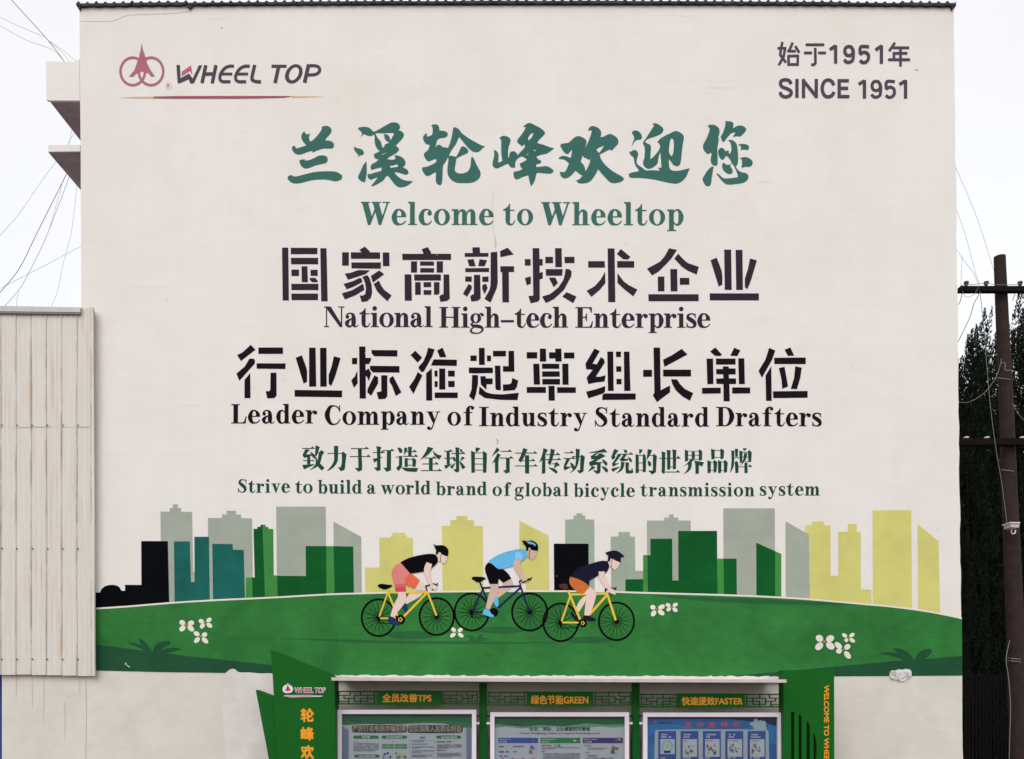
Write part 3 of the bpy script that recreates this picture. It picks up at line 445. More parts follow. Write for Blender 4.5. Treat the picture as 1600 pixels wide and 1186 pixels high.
# riders: origin, wheel data, frame strokes, outlines at zoom 6.976
RIDERS = [
dict(o=(555,840), wheels=[(256,872,195,211),(888,860,197,211)], frame='cycle_yellow', tubes=["372,565 356,595 468,868","356,600 262,862","356,600 795,597","778,605 530,860","785,585 886,850","272,880 455,880"], fw=21, crank=(492,893,52), hub='cycle_yellow',
 seat=('ink',"245,520 265,505 300,503 340,512 395,514 408,525 380,545 340,562 300,565 280,550 252,542"), post=None,
 far=[('skin_light',"705,468 745,508 775,578 645,578 655,555"),('skin_light',"590,610 740,610 700,650 560,725 540,705 555,660"),('navy_shoe',"535,710 562,730 576,800 545,814 515,772 500,752")],
 body=[('shorts_orange',"590,388 640,410 705,468 655,558 600,540 545,508 545,440 570,405"),('shorts_pink',"492,272 440,300 405,350 393,400 410,470 430,520 442,590 550,590 548,500 545,450 575,405 597,388 540,320"),('shorts_rose',"425,508 548,500 550,590 442,590"),('shorts_red',"434,545 549,540 550,590 442,590"),('skin_light',"460,593 550,593 558,660 545,710 490,780 450,830 430,874 383,857 400,790 430,710 465,650 468,620"),('navy_shoe',"373,855 430,872 445,900 492,938 478,958 430,950 370,917 353,895"),
  ('ink',"492,270 560,230 640,205 760,180 850,175 885,195 903,230 900,270 860,310 822,340 838,290 780,268 755,320 748,370 600,392"),('skin_light',"780,268 838,290 825,340 815,400 830,470 850,505 895,535 885,565 855,572 815,548 790,480 762,420 748,360 757,310"),('skin_light',"888,195 925,158 940,182 1005,205 1000,240 980,280 945,282 935,258 905,265 903,225")],
 bars=["785,582 768,528 822,514","846,500 890,518 897,494","835,572 848,562"], helmet=('ink',"850,70 890,88 940,80 990,95 1018,140 1015,180 1003,208 960,190 940,184 930,158 905,155 900,180 873,184 885,150 868,105"), strap="938,182 928,215 934,262"),
dict(o=(700,835), wheels=[(259,845,197,213),(890,845,202,213)], frame='cycle_navy', tubes=["345,518 380,600 428,715","380,592 268,838","380,583 790,562","800,572 543,802","783,545 886,838","275,848 470,848"], fw=18, crank=(500,848,48), hub='ink',
 seat=('ink',"258,475 275,458 400,465 412,482 380,500 365,515 320,522 300,515 290,498 262,492"), post=None,
 far=[('skin_tan',"690,485 718,555 590,562 605,520"),('skin_tan',"560,588 690,584 640,625 540,698 513,680 545,640"),('sky_blue',"515,675 546,692 553,760 542,790 528,790 488,730")],
 body=[('ink',"438,305 405,345 402,390 425,460 455,540 546,540 552,480 605,528 690,482 660,430 600,375 540,378 480,320"),('skin_tan',"460,542 545,541 552,600 540,640 490,740 455,817 410,807 425,730 450,640 468,590"),('sky_blue',"398,812 447,818 467,860 502,885 496,904 455,898 376,868 385,835"),
  ('sky_blue',"440,290 520,235 640,185 780,155 850,165 866,210 850,260 790,308 800,280 735,262 705,345 590,378 540,378 480,318"),('sky_pale',"740,195 790,200 815,240 800,280 735,262 732,225"),('skin_tan',"735,262 798,285 780,340 830,470 870,485 885,510 860,525 815,520 780,470 730,390 705,340"),('skin_tan',"862,185 880,142 905,162 968,182 970,215 930,280 890,258 878,255 862,228")],
 bars=["792,560 778,508 806,500","805,526 875,500 915,468","866,484 905,494"], helmet=('ink',"805,63 860,72 905,62 960,85 985,125 978,182 930,176 905,166 898,142 878,145 875,180 850,175 852,135 825,105"), stripe="850,78 890,75 940,95 960,115 945,130 925,105 890,110", strap="900,160 886,200 886,262"),
dict(o=(840,845), wheels=[(252,888,200,215),(860,877,202,215)], frame='cycle_yellow', tubes=["330,538 356,600 462,858","356,600 262,876","350,586 760,576","752,596 565,805","752,560 852,868","268,890 445,892"], fw=23, crank=(493,897,45), hub='cycle_yellow',
 seat=('brown_seat',"230,485 260,467 320,470 335,500 325,530 290,530 245,510"), post=None,
 far=[('skin_light',"500,605 545,595 525,660 450,778 418,738 445,670"),('ink_blue',"375,768 442,862 440,882 405,862 358,797")],
 body=[('shorts_brown',"356,390 440,412 510,440 562,490 530,560 480,582 420,550 360,490 342,440"),('skin_light',"565,500 600,520 635,555 642,590 615,690 590,760 560,818 508,812 515,740 525,660 540,600 512,570"),('ink_blue',"503,810 570,818 632,850 638,868 595,880 488,860"),
  ('ink_blue',"358,392 400,330 460,285 560,255 690,215 770,222 782,280 765,325 733,358 735,335 665,335 665,375 565,435 562,492 510,450 440,415"),('skin_light',"665,335 733,335 725,385 760,450 800,505 852,560 850,590 800,575 755,540 740,510 680,430 668,380"),('skin_light',"768,235 790,192 830,203 900,238 885,280 845,322 820,302 800,290 782,268")],
 bars=["738,560 740,524 762,530","802,512 850,524 856,502","800,592 812,588"], helmet=('ink_blue',"735,130 790,110 850,104 900,125 948,172 905,182 907,235 860,222 832,206 822,188 795,196 785,228 762,222 770,162"), strap="822,192 800,240 806,290"),
]
# ---- line of modern-serif characters: H thin bar with triangular end, B thin bar, S swelling stroke, P outline ----
SONG = [
(468,690,13.333,["H 55 315 140","P 120,160 215,165 130,265 300,262 335,320 310,360 250,290 95,340 62,280","P 215,210 265,225 335,300 305,350 260,285","S 190,300,62 192,470,66","H 75 305 395 40","P 58,485 305,468 300,490 200,525 92,578","P 335,75 420,108 375,260 350,300 320,290 330,180","B 380 450 228 14","P 455,172 515,220 465,290 435,440 375,520 270,570 205,595 290,530 345,450 325,330 350,320 378,400 400,230","P 380,380 430,460 520,545 462,602 370,510"]),
(468,690,13.333,["B 580 900 245 14","S 762,90,86 760,240,84 758,380,76 715,480,62 640,560,36 568,610,4","P 880,230 905,208 978,262 958,420 945,570 915,600 850,610 820,555 780,538 840,540 865,520 885,400"]),
(468,690,13.333,["H 1070 1442 145","H 1045 1480 310","S 1255,150,78 1258,300,74 1265,500,78","P 1226,480 1304,480 1302,590 1225,625 1150,550 1228,548"]),
(578,690,13.333,["H 62 305 226","P 132,92 235,112 215,200 222,590 150,615 80,538 148,540 150,200","P 58,355 150,345 275,308 210,350 148,395 92,440","H 270 505 186","P 355,190 440,190 438,595 345,628 278,542 350,542"]),
(578,690,13.333,["P 570,122 640,130 680,180 672,225 630,238 600,200","P 715,122 775,130 780,160 765,205 745,230 705,285 715,200","P 795,105 882,115 868,140 868,300 798,300","H 770 975 207","H 685 1000 305","H 540 660 320 50","S 640,300,62 638,420,66 636,500,62","P 605,490 668,500 660,530 598,612 545,555","P 650,520 700,545 1008,550 972,628 780,622 700,590","S 755,345,62 755,525,66","B 780 900 365 14","B 780 900 490 14","P 880,345 905,338 965,378 950,520 890,525"]),
(578,690,13.333,["P 1205,105 1320,135 1290,185 1200,290 1040,385 1100,310 1170,200","P 1300,180 1400,270 1500,290 1442,375 1350,300","H 1145 1380 342","S 1268,340,76 1268,600,76","H 1092 1430 465","H 1060 1495 603"]),
(688,692,13.333,["H 80 255 172","S 162,170,66 165,450,64","H 80 265 320 45","P 78,465 140,460 245,428 110,548","P 315,92 400,100 390,130 395,590 330,618 270,548 328,545 322,300","P 400,122 450,140 462,180 425,198","H 235 520 220","P 258,285 310,310 325,370 285,388 262,330","P 200,490 290,430 325,395 245,545","P 445,280 515,312 420,380","P 400,370 460,420 525,510 458,550 405,420"]),
(688,692,13.333,["P 735,92 832,110 772,188 735,185","P 640,162 720,195 718,615 648,625","B 715 890 207 12","B 715 890 325 12","B 715 890 440 14","B 715 890 567 14","P 885,165 970,215 960,615 890,625"]),
(688,692,13.333,["P 1178,92 1242,150 1072,278 1120,200","P 1190,210 1258,250 1210,320 1210,615 1140,628 1138,390 1072,432 1130,340","H 1262 1490 175","H 1235 1520 315","P 1368,320 1445,320 1445,610 1365,638 1308,570 1370,565"]),
(798,694,13.333,["H 90 550 184","P 262,78 350,108 300,220 240,340 215,382 158,335 215,230","B 240 420 342 14","H 380 510 342","S 340,230,86 342,608,82","H 95 560 452"]),
(798,694,13.333,["P 680,80 775,118 725,200 720,300 722,600 648,618 655,330 592,385 640,270 668,170","H 740 1025 216","H 725 1048 320","P 832,92 922,120 870,300 830,438 770,395 820,230","P 865,398 920,400 960,368 1028,435 960,460 910,495 900,480 920,420 865,412","P 775,480 860,492 940,520 975,575 955,618 900,580"]),
(798,694,13.333,["H 1118 1312 178","H 1098 1345 296","P 1165,300 1240,300 1150,465 1260,465 1230,490 1120,548 1095,470","P 1235,375 1290,400 1340,470 1310,530 1265,490","B 1280 1470 255 14","P 1355,92 1440,110 1425,300 1400,430 1350,530 1220,610 1300,530 1360,420","P 1450,250 1480,215 1545,265 1525,420 1515,570 1430,610 1378,542 1445,540"]),
(908,694,13.333,["P 150,175 380,130 480,92 550,165 430,172 160,185","P 300,185 385,188 340,200 275,245 330,240 386,189 420,190 510,245 330,340 300,372 450,372 420,400 185,458 162,380 290,310 210,312 200,250","P 430,310 520,350 552,410 520,458 450,370","S 370,400,76 368,560,72","P 332,540 405,540 400,590 330,622 245,545 330,550","P 230,450 302,488 138,578","P 420,455 500,470 562,530 555,578 515,585"]),
(908,694,13.333,["P 690,98 778,130 700,240 720,262 660,330 625,275","P 770,195 830,230 700,400 800,392 660,470 640,405 700,330","P 628,510 810,465 800,480 660,578","P 880,105 960,130 962,175 910,180","H 795 1080 207","P 880,215 950,220 890,300 980,310 980,335 840,360 800,320 840,280","P 965,260 1040,295 1062,345 1040,382 1000,340","P 830,370 905,370 890,480 840,560 720,612 800,540 830,460","P 925,375 1000,385 988,500 1000,548 1045,548 1058,480 1090,580 1060,608 940,608 925,560"]),
(908,694,13.333,["P 1208,105 1288,115 1230,208 1212,200","P 1135,200 1200,230 1200,595 1135,605","B 1195 1290 235 14","B 1195 1290 390 14","B 1195 1290 540 14","P 1282,225 1305,200 1355,245 1348,575 1285,585","P 1388,102 1480,122 1430,240 1362,340 1378,220","B 1420 1520 235 12","P 1388,340 1450,370 1462,440 1430,466 1395,440","P 1495,220 1520,200 1580,250 1565,420 1560,580 1480,630 1395,550 1495,550"]),
(1020,694,20,["S 212,440,34 225,442,38","B 190 760 442 20","P 270,220 402,262 385,330 385,890 345,928 262,865 282,840 280,300","P 435,175 560,195 550,300 548,780 450,800 445,300","P 605,165 742,185 728,300 725,770 630,785 625,300","P 735,450 785,360 875,450","B 550 640 705 20","H 395 850 868"]),
(1020,694,20,["P 1000,165 1105,210 1100,520 1005,540","B 1100 1440 215 14","B 1100 1440 345 16","B 1100 1440 467 16","S 1265,235,96 1265,450,96","P 1435,185 1470,160 1545,225 1540,490 1442,515","P 1180,470 1310,480 1120,610 930,705 1080,600","P 1100,560 1225,540 1210,720 1140,840 960,940 1080,800 1105,700","P 1300,510 1600,565 1545,695 1440,650 1440,910 1335,935 1330,640"]),
(1095,694,18.82,["P 300,135 410,170 405,430 315,450","B 400 585 185 16","B 400 585 387 16","P 570,160 605,125 688,190 670,420 580,440","P 190,470 298,510 292,835 200,855","B 290 390 530 16","B 290 390 765 16","P 370,495 410,465 485,530 460,815 378,835","P 505,470 608,510 600,835 510,855","B 600 700 520 16","B 600 700 765 16","P 675,490 715,465 792,535 770,820 682,840"]),
(1095,694,18.82,["P 890,180 990,195 985,300 982,560 950,700 860,850 905,600 905,300","P 1002,130 1105,145 1090,200 1090,370 1015,370","B 990 1150 398 18","P 1000,530 1045,490 1112,550 1108,835 1020,855","P 1130,190 1225,215 1222,530 1150,545","P 1240,115 1355,125 1300,190 1255,185","B 1220 1410 235 16","B 1220 1410 375 14","P 1385,200 1425,172 1500,240 1482,515 1400,525","P 1275,260 1370,270 1340,400 1300,500 1150,640 1250,480","B 1300 1400 510 14","B 1115 1290 665 18","S 1330,545,92 1330,850,88","P 1390,668 1440,590 1515,668"]),
]
def song_loops(ox, oy, k, items):
    L = []; u = k / 13.333
    for it in items:
        kind, rest = it[0], it[2:]
        if kind in 'HB':
            v = [float(q) for q in rest.split()]; x0, x1, y = v[:3]
            w = (v[3] if kind == 'B' and len(v) > 3 else 17 * u)
            L.append(rect(x0, y - w / 2, x1, y + w / 2))
            if kind == 'H':
                tw = (v[3] if len(v) > 3 else 70) * (u if u > 1.1 else 1); L.append([(x1 - tw * 1.15, y), (x1 - tw * .72, y - tw * .62), (x1 + 4, y + w * .55), (x1 - tw * 1.15, y + w * .5)])
        elif kind == 'S': L.append(stroke([tuple(float(c) for c in q.split(',')) for q in rest.split()]))
        else: L.append(chaikin([tuple(float(c) for c in q.split(',')) for q in rest.split()], 1, 50))
    return [[(ox + x / k, oy + y / k) for x, y in q] for q in L]
# ---------------- materials ----------------
def wall_mat():
    m, t, p = newmat('whitewashed_plaster', .85, .2)
    c0 = lin((227, 222, 218)); c1 = lin((223, 217, 210)); c2 = lin((219, 211, 199))
    n1 = noise(t, mapping(t, (1, 1, 1)), .55, 5, .6, .3); n2 = noise(t, mapping(t, (1, 1, 1), (4, 0, 2)), .9, 6, .65, .5)
    o = mix(t, ramp(t, n1, [(.35, G4(0)), (.7, G4(1))]), c0, c1)
    o = mix(t, ramp(t, n2, [(.5, G4(0)), (.75, G4(.4))]), o, c2)
    # faint courses of the brickwork telegraphing through, rain streaks, specks
    n3 = noise(t, mapping(t, (.5, 1, 6)), 1.6, 5, .6); o = mix(t, 1.0, o, ramp(t, n3, [(.3, G4(.982)), (.65, G4(1.008))]), 'MULTIPLY')
    n4 = noise(t, mapping(t, (4, 1, .3)), 1.6, 5, .6); o = mix(t, 1.0, o, ramp(t, n4, [(.3, G4(.985)), (.6, G4(1.005))]), 'MULTIPLY')
    n5 = noise(t, mapping(t, (1, 1, 1)), 9, 6, .75); o = mix(t, ramp(t, n5, [(.68, G4(0)), (.8, G4(.10))]), o, lin((150, 140, 130)))
    n6 = noise(t, mapping(t, (1, 1, 1), (9, 3, 1)), 26, 3, .8); o = mix(t, ramp(t, n6, [(.3, G4(.06)), (.42, G4(0))]), o, lin((170, 162, 150)))
    t.links.new(o, p.inputs['Base Color']); wall_relief(t, p, .3); return m
def cladding_mat():
    """cream painted steel sheet, rust bleeding down from scratches beside the ribs"""
    m, t, p = newmat('cream_painted_steel', .5, .35)
    base = lin((213, 208, 201)); v = mapping(t, (1, 1, 1))
    o = mix(t, ramp(t, noise(t, mapping(t, (9, 1, .3)), 2.5, 4), [(.3, G4(0)), (.7, G4(1))]), base, lin((205, 199, 191)))
    tc = NN(t, 'TexCoord'); sx = NN(t, 'SeparateXYZ'); t.links.new(tc.outputs['Object'], sx.inputs[0])
    pm_ = .238 * (D - .08) / D
    fr_ = math_(t, 'FRACT', math_(t, 'DIVIDE', math_(t, 'SUBTRACT', sx.outputs[0], wx(143.6, -.08) - 20 * pm_ - pm_ * .5), pm_))
    rib = math_(t, 'ABSOLUTE', math_(t, 'SUBTRACT', fr_, .5))       # 0 at each rib
    near = ramp(t, rib, [(.02, G4(1)), (.085, G4(0))])
    brk = ramp(t, noise(t, mapping(t, (3.5, 1, 1.1)), 1.7, 5, .65), [(.40, G4(0)), (.60, G4(1))])
    o = mix(t, math_(t, 'MULTIPLY', math_(t, 'MULTIPLY', near, brk), .62), o, lin((150, 118, 96)))
    a = noise(t, mapping(t, (24, 1, .5)), 2.0, 5, .6, .1); b = noise(t, mapping(t, (2.6, 1, .55), (1.3, 0, .4)), 1.6, 3)
    r = math_(t, 'MULTIPLY', ramp(t, a, [(.50, G4(0)), (.62, G4(1))]), ramp(t, b, [(.52, G4(0)), (.62, G4(1))]))
    o = mix(t, math_(t, 'MULTIPLY', r, .5), o, lin((190, 154, 120)))
    g = ramp(t, noise(t, mapping(t, (22, 1, .8), (5, 0, 0)), 1.5, 4), [(.55, G4(0)), (.75, G4(.16))]); o = mix(t, g, o, lin((150, 142, 136)))
    t.links.new(o, p.inputs['Base Color'])
    bm = NN(t, 'Bump'); bm.inputs['Strength'].default_value = .25; bm.inputs['Distance'].default_value = .01
    t.links.new(noise(t, mapping(t, (2, 1, .6)), 3, 3), bm.inputs['Height']); t.links.new(bm.outputs[0], p.inputs['Normal']); return m
M_WALL = wall_mat(); M_CLAD = cladding_mat()
M_FRESH = paint('fresh_plaster', (214, 208, 204), .07, .85, 0)
P = {k: paint(k, c, v) for k, c, v in (
 ('grey', (158, 164, 152), .05), ('sage', (152, 166, 150), .05), ('teal', (22, 96, 88), .14), ('black', (6, 8, 13), .1), ('leaf', (62, 132, 62), .08), ('deep', (6, 84, 34), .13),
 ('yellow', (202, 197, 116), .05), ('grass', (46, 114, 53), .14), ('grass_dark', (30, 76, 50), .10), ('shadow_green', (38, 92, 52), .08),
 ('sign_green', (58, 104, 95), .06), ('sign_black', (52, 42, 52), .05), ('sign_ink', (28, 20, 28), .05), ('sign_pine', (28, 68, 56), .06), ('sign_slate', (76, 68, 80), .05),
 ('logo_red', (172, 104, 122), .06), ('logo_maroon', (160, 84, 108), .05), ('logo_tan', (214, 180, 140), .05), ('logo_pink', (190, 96, 116), .05),
 ('petal', (226, 216, 206), .03), ('petal_heart', (196, 150, 90), .05), ('hill_line', (224, 214, 204), .03),
 ('cycle_yellow', (222, 186, 62), .06), ('cycle_navy', (24, 24, 82), .1), ('ink', (10, 8, 12), .1), ('ink_blue', (26, 24, 44), .1),
 ('skin_light', (222, 196, 184), .03), ('skin_tan', (200, 172, 156), .03), ('navy_shoe', (28, 44, 96), .08), ('sky_blue', (98, 178, 222), .05), ('sky_pale', (140, 196, 222), .05),
 ('shorts_pink', (220, 132, 126), .12), ('shorts_rose', (212, 102, 100), .1), ('shorts_red', (202, 74, 78), .1), ('shorts_orange', (224, 104, 72), .12), ('shorts_brown', (188, 104, 48), .12), ('brown_seat', (78, 44, 30), .1), ('crack', (184, 176, 168), .05), ('touch', (227, 221, 214), .03), ('drip', (202, 195, 186), .05), ('stain', (206, 198, 190), .05))}
M_SIGNG = plain('green_coated_steel', (14, 90, 24), .5, 0, .05, 3, .12)
M_SIGNG2 = plain('green_coated_steel_lit', (14, 90, 26), .5, 0, .05, 3, .12)
M_ORANGE = plain('orange_acrylic', (232, 150, 24), .4, 0, .03)
M_WHITEF = plain('white_powder_coat', (222, 214, 220), .4, 0, .03)
M_CANOPY = plain('pale_sheet_metal', (196, 182, 180), .5, 0, .10, 4)
M_ROOF = plain('weathered_cement_sheet', (62, 62, 66), .85, 0, .35, 5, .2, .4)
M_CONC = plain('grey_concrete', (168, 152, 156), .9, 0, .2, 3, .2, .4)
M_WOOD = plain('tarred_wood', (50, 38, 35), .85, 0, .25, 5, .2, .6)
M_WIRE = plain('cable_sheath', (60, 56, 60), .6)
M_WIREL = plain('cable_sheath_pale', (120, 116, 120), .6)
M_IRON = plain('black_iron', (16, 12, 14), .7, 0, .05, 6, .1)
M_PORC = plain('glazed_porcelain', (214, 200, 196), .2, 0, .03, 6, .6)
M_BLUE = plain('blue_sheet_metal', (40, 60, 130), .5)
E = lambda s, o, k: [(o[0] + x / k, o[1] + y / k) for x, y in pts_of(s)]

# ---------------- ground ----------------
g = MB(); g.box(-300, 300, -200, 500, -.4, 0)
gm, gt, gp = newmat('yard_concrete', .9, .2)
gt.links.new(mix(gt, ramp(gt, noise(gt, mapping(gt, (1, 1, 1)), .6, 6), [(.35, G4(0)), (.7, G4(1))]), lin((104, 101, 97)), lin((84, 82, 79))), gp.inputs['Base Color'])
struct(g.build('ground', gm))

# ---------------- the building ----------------
B = thing('building', 'large white plastered building end wall covered with a painted company mural', 'building', (0, 3, 0))
edge = [(1490, 9)]; y = 9
rnd = random.Random(3)
while y < 1180:
    y += rnd.uniform(9, 26); xx = 1490 + 4 * min(1, y / 300) + 10.5 * max(0, (y - 300)) / 886; edge.append((xx + rnd.uniform(-.8, .6), y))
edge += [(1504, 1345)]
outline = [(124, 9)] + edge + [(3, 1345), (3, 1048), (139, 1048), (127, 478), (126, 240)]
w = MB(); w.prism(outline, 0.0, 7.0); wall = w.build('wall', M_WALL, B)
# roof of corrugated sheets, edge sagging at the ends as in the picture
xs0, xs1 = 119.0, 1492.0; NSH = 16; rnd2 = [random.Random(k).uniform(.65, 1.15) for k in range(97)]
def roofline(px):
    u = (px - xs0) / (xs1 - xs0); return 4.6 - 4.2 * (1 - (2 * u - 1) ** 2) - .4 * u
for k in range(NSH):
    a = xs0 + (xs1 - xs0) * k / NSH; b = xs0 + (xs1 - xs0) * (k + 1) / NSH + 2.0
    mb = MB(); n = 60; prev = None; jit = rnd.uniform(-.5, .5)
    for i in range(n + 1):
        px = a + (b - a) * i / n; ph = (px - xs0) / 14.0 * 2 * pi
        crest = max(0, sin(ph)) ** 1.5 * 3.4 * rnd2[int(ph / 6.2832 + .5) % 97]
        top = roofline(px) + 1.2 - crest + jit; bot = top + 2.6 + .35 * crest
        bot = max(bot, roofline(px) + 4.2 + .5 * sin(px * .3))
        lift = .003 * (k % 2)
        cur = [W3(px, top, -.05) + Vector((0, 0, lift)), W3(px, bot, -.05), W3(px, bot, -.05) + Vector((0, 7.3, 0)), W3(px, top, -.05) + Vector((0, 7.3, lift))]
        if prev:
            for q in range(4): mb.face([prev[q], cur[q], cur[(q + 1) % 4], prev[(q + 1) % 4]])
        else: mb.face(cur[::-1])
        prev = cur
    mb.face(prev)
    mb.build('roof_sheet', M_ROOF, B)
for px0, s in ((121, 1), (294, 1), (1491, -1)):
    P3 = [(px0 - 3 * s, 6), (px0 + 5 * s, 6), (px0 + 3 * s, 15)] if px0 != 294 else [(290, 8), (301, 8), (297, 13)]
    br = MB(); br.prism(P3, -.04, -.004); br.build('eave_bracket', M_ROOF, B)
# balcony slabs leaving the corner to the left
s1 = MB(); s1.prism([(72, 96), (118, 96.5), (124.2, 92), (124.6, 157), (77, 157), (72.6, 156)], .002, .045); s1.build('balcony_parapet', M_WALL, B)
s1 = MB(); s1.prism([(77, 157), (124.6, 157), (124.6, 158.2), (77.5, 158.2)], .03, 2.6); s1.build('balcony_floor', M_CONC, B)
s1 = MB(); s1.prism([(75, 227), (124.9, 226), (125.2, 236.5), (75.4, 237)], .002, .35); s1.build('balcony_canopy', M_WALL, B)
s1 = MB(); s1.prism([(75.6, 237), (125.4, 236.6), (125.4, 239), (76.2, 239)], .03, 2.8); s1.build('canopy_soffit', M_CONC, B)
# cream strip below the mural; its darker tone paints in the yard's shade
P['lower_shade'] = paint('shaded_lower_wall', (210, 204, 195), .05, .85, .06)
ow = Sheet(-.001); ow.add([[(3.2, 1048.2), (139, 1048.2), (250, 1049.5), (370, 1051), (900, 1058), (1425, 1055), (1503.5, 1055), (1503.8, 1345), (3.2, 1345)]], P['lower_shade']); ow.build('shaded_lower_wall', B)
# plaster repairs and cracks
def blob(pts, name, mat, lay=.0012):
    sh = Sheet(-lay); sh.add([chaikin(pts, 1)], mat); return sh.build(name, B)
blob([(352,1186),(350,1150),(347,1120),(349,1090),(351,1066),(352,1052),(357,1047.5),(361,1045.2),(366,1045),(369,1047),(371,1049.5),(377,1051),(388,1050.5),(400,1051.6),(410,1052.5),(418,1051.8),(428,1052.5),(428,1345),(356,1345)], 'plaster_patch', M_FRESH, .0088)
lip = Sheet(-.006)
lip.add([stroke([(373,1051.6,1.2),(388,1051.6,1.6),(400,1053,.8)])], P['black']); lip.add([stroke([(405,1052.6,1),(411,1055.2,1.6),(420,1054.8,1.4),(427,1053.2,1)])], P['stain'])
lip.add([ell(378.3,1056,1.1,.9,8)], P['ink']); lip.add([ell(386,1055.6,1.2,1.3,8)], P['ink'])
lip.build('broken_plaster_edge', B)
pm = MB()
def lump(mb, outline, th, Y=-.002):
    c = outline; mb.prism(c, Y - th, Y)
lump(pm, [(1391,1050),(1394,1047.5),(1399,1047.8),(1404,1045.8),(1411,1046.4),(1416,1045),(1423,1046.6),(1424.5,1051),(1424,1057),(1419,1060),(1414,1064),(1408,1065),(1402,1062.5),(1395,1061),(1390,1057)], .02)
lump(pm, [(1397,1051),(1405,1049),(1412,1051),(1416,1056),(1409,1060),(1400,1057)], .035)
for i in range(40):
    x = 1390 + rnd.uniform(2, 32); y = 1047 + rnd.uniform(1, 16)
    if (x - 1407) ** 2 / 260 + (y - 1054.5) ** 2 / 62 < 1: r_ = rnd.uniform(.8, 2.4); lump(pm, [(x + r_ * cos(a_) * rnd.uniform(.6, 1.2), y + r_ * .7 * sin(a_) * rnd.uniform(.6, 1.2)) for a_ in (0, 1.1, 2.2, 3.3, 4.2, 5.2)], rnd.uniform(.022, .05))
pm.build('plaster_patch', M_FRESH, B)
cr = Sheet(-.0016)
for s in (["771,300 769.5,318 771,335 770,352 772,366 774,372", "775,376 773.6,382 774.4,386"] + ["126,33 150,33.5 176,32.5 190,27 203,23.5 240,22 276,20.5 300,17"]):
    cr.add([stroke([(x, y, .9) for x, y in pts_of(s)])], P['stain'])
cr.add([stroke([(773,370,.9),(775,380,1.2),(774,389,.6)])], P['crack']); cr.add([stroke([(775,686,2),(778,690,2.2),(776,695,.8)])], P['crack'])
cr.add([stroke([(345,43,2.2),(348,44,1.6)])], P['crack']); cr.add([ell(1432,109,3,.8,8)], P['crack'])

cr.add([stroke([(134,1062,.8),(135,1120,.9),(134,1186,.8)])], P['crack'])
for x0, a, b in ((50,1056,1110),(68,1056,1130),(101,1098,1160),(124,1056,1084),(25,1056,1090)): cr.add([stroke([(x0,a,.8),(x0+.5,(a+b)/2,1.1),(x0,b,.3)])], P['drip'])
o = cr.build('hairline_crack', B); o['kind'] = 'stuff'
sp_ = Sheet(-.0045, .00001)
for i in range(150): sp_.add([ell(rnd.uniform(150,1485), rnd.uniform(18,1040) if i % 3 else rnd.uniform(1060, 1180), rnd.uniform(.3,1.0), rnd.uniform(.25,.8), 6)], P['crack'])
o = sp_.build('speck', B); o['kind'] = 'stuff'
# brush and roller marks where the wall was touched up
tu = Sheet(-.0013, .00002)
for i in range(9):
    x = rnd.uniform(150, 1440); y = rnd.uniform(20, 780); w_ = rnd.uniform(12, 70); h_ = rnd.uniform(1.2, 5)
    tu.add([[(x, y), (x + w_ * .4, y + rnd.uniform(-1, 1)), (x + w_, y + rnd.uniform(-1, 1)), (x + w_ + rnd.uniform(-4, 4), y + h_), (x + w_ * .5, y + h_ + rnd.uniform(-1, 1)), (x + rnd.uniform(-3, 3), y + h_)]], P['touch'])
o = tu.build('touch_up_mark', B); o['kind'] = 'stuff'
nl = MB(); nl.tube([W3(196, 1037, -.002), W3(198.5, 1039.5, -.03), W3(203, 1043, -.04)], .007, 6); nl.tube([W3(196, 1037, -.03), W3(197.4, 1037.6, -.03)], .016, 6); nl.build('wall_hook', M_PORC, B)

# ---------------- the mural ----------------
LY = -.003
for ox, oy, c, s in SKY:
    sh = Sheet(LY if c not in ('deep', 'teal', 'leaf', 'black') else LY - .0012); 
    if ox == 1210 and c == 'grey': sh.Y -= .0006
    if c == 'black': sh.Y -= .0006
    if ox == 140 and c == 'grey' and s.startswith('985'): sh.Y -= .0003
    if s.startswith('271,178') or s.startswith('858,') or s.startswith('1302,') : sh.Y += .0003
    jit = [(ox + x / 5.3333 + rnd.uniform(-.12, .12), oy + y / 5.3333 + rnd.uniform(-.12, .12)) for x, y in pts_of(s)]
    sh.add([jit], P[c]); sh.build('painted_tower', B)
HILLC = [(p[0], p[1]) for p in curve_pts([(x, y) for x, y in HILL], 5)]
bottom = [(1503.5, 1055.5), (1425, 1056), (1232, 1057), (1100, 1058.5), (900, 1059), (700, 1058), (530, 1057), (428, 1053), (370, 1051.5), (250, 1050), (146, 1047.5)]
sh = Sheet(LY - .003); sh.add([[(x, y - 1.2) for x, y in HILLC] + [(x, y + 4) for x, y in HILLC[::-1]]], P['hill_line']); sh.build('painted_hill_line', B)
sh = Sheet(LY - .0042); sh.add([[(x, y + 1.4) for x, y in HILLC] + bottom], P['grass']); hill = sh.build('painted_hill', B)
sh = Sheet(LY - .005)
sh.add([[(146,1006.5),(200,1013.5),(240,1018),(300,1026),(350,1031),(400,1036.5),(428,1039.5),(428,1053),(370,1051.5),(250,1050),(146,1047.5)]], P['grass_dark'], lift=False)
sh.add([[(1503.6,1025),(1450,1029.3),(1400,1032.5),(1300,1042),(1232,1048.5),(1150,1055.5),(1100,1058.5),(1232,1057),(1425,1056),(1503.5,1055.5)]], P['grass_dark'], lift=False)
sh.add([[(1011,929.4),(1072,932),(1140,934),(1204,936.2),(1260,939.4),(1347,945.2),(1321,945.6),(1269,945.2),(1190,943.5),(1111,940),(1059,935)]], P['shadow_green'], lift=False)
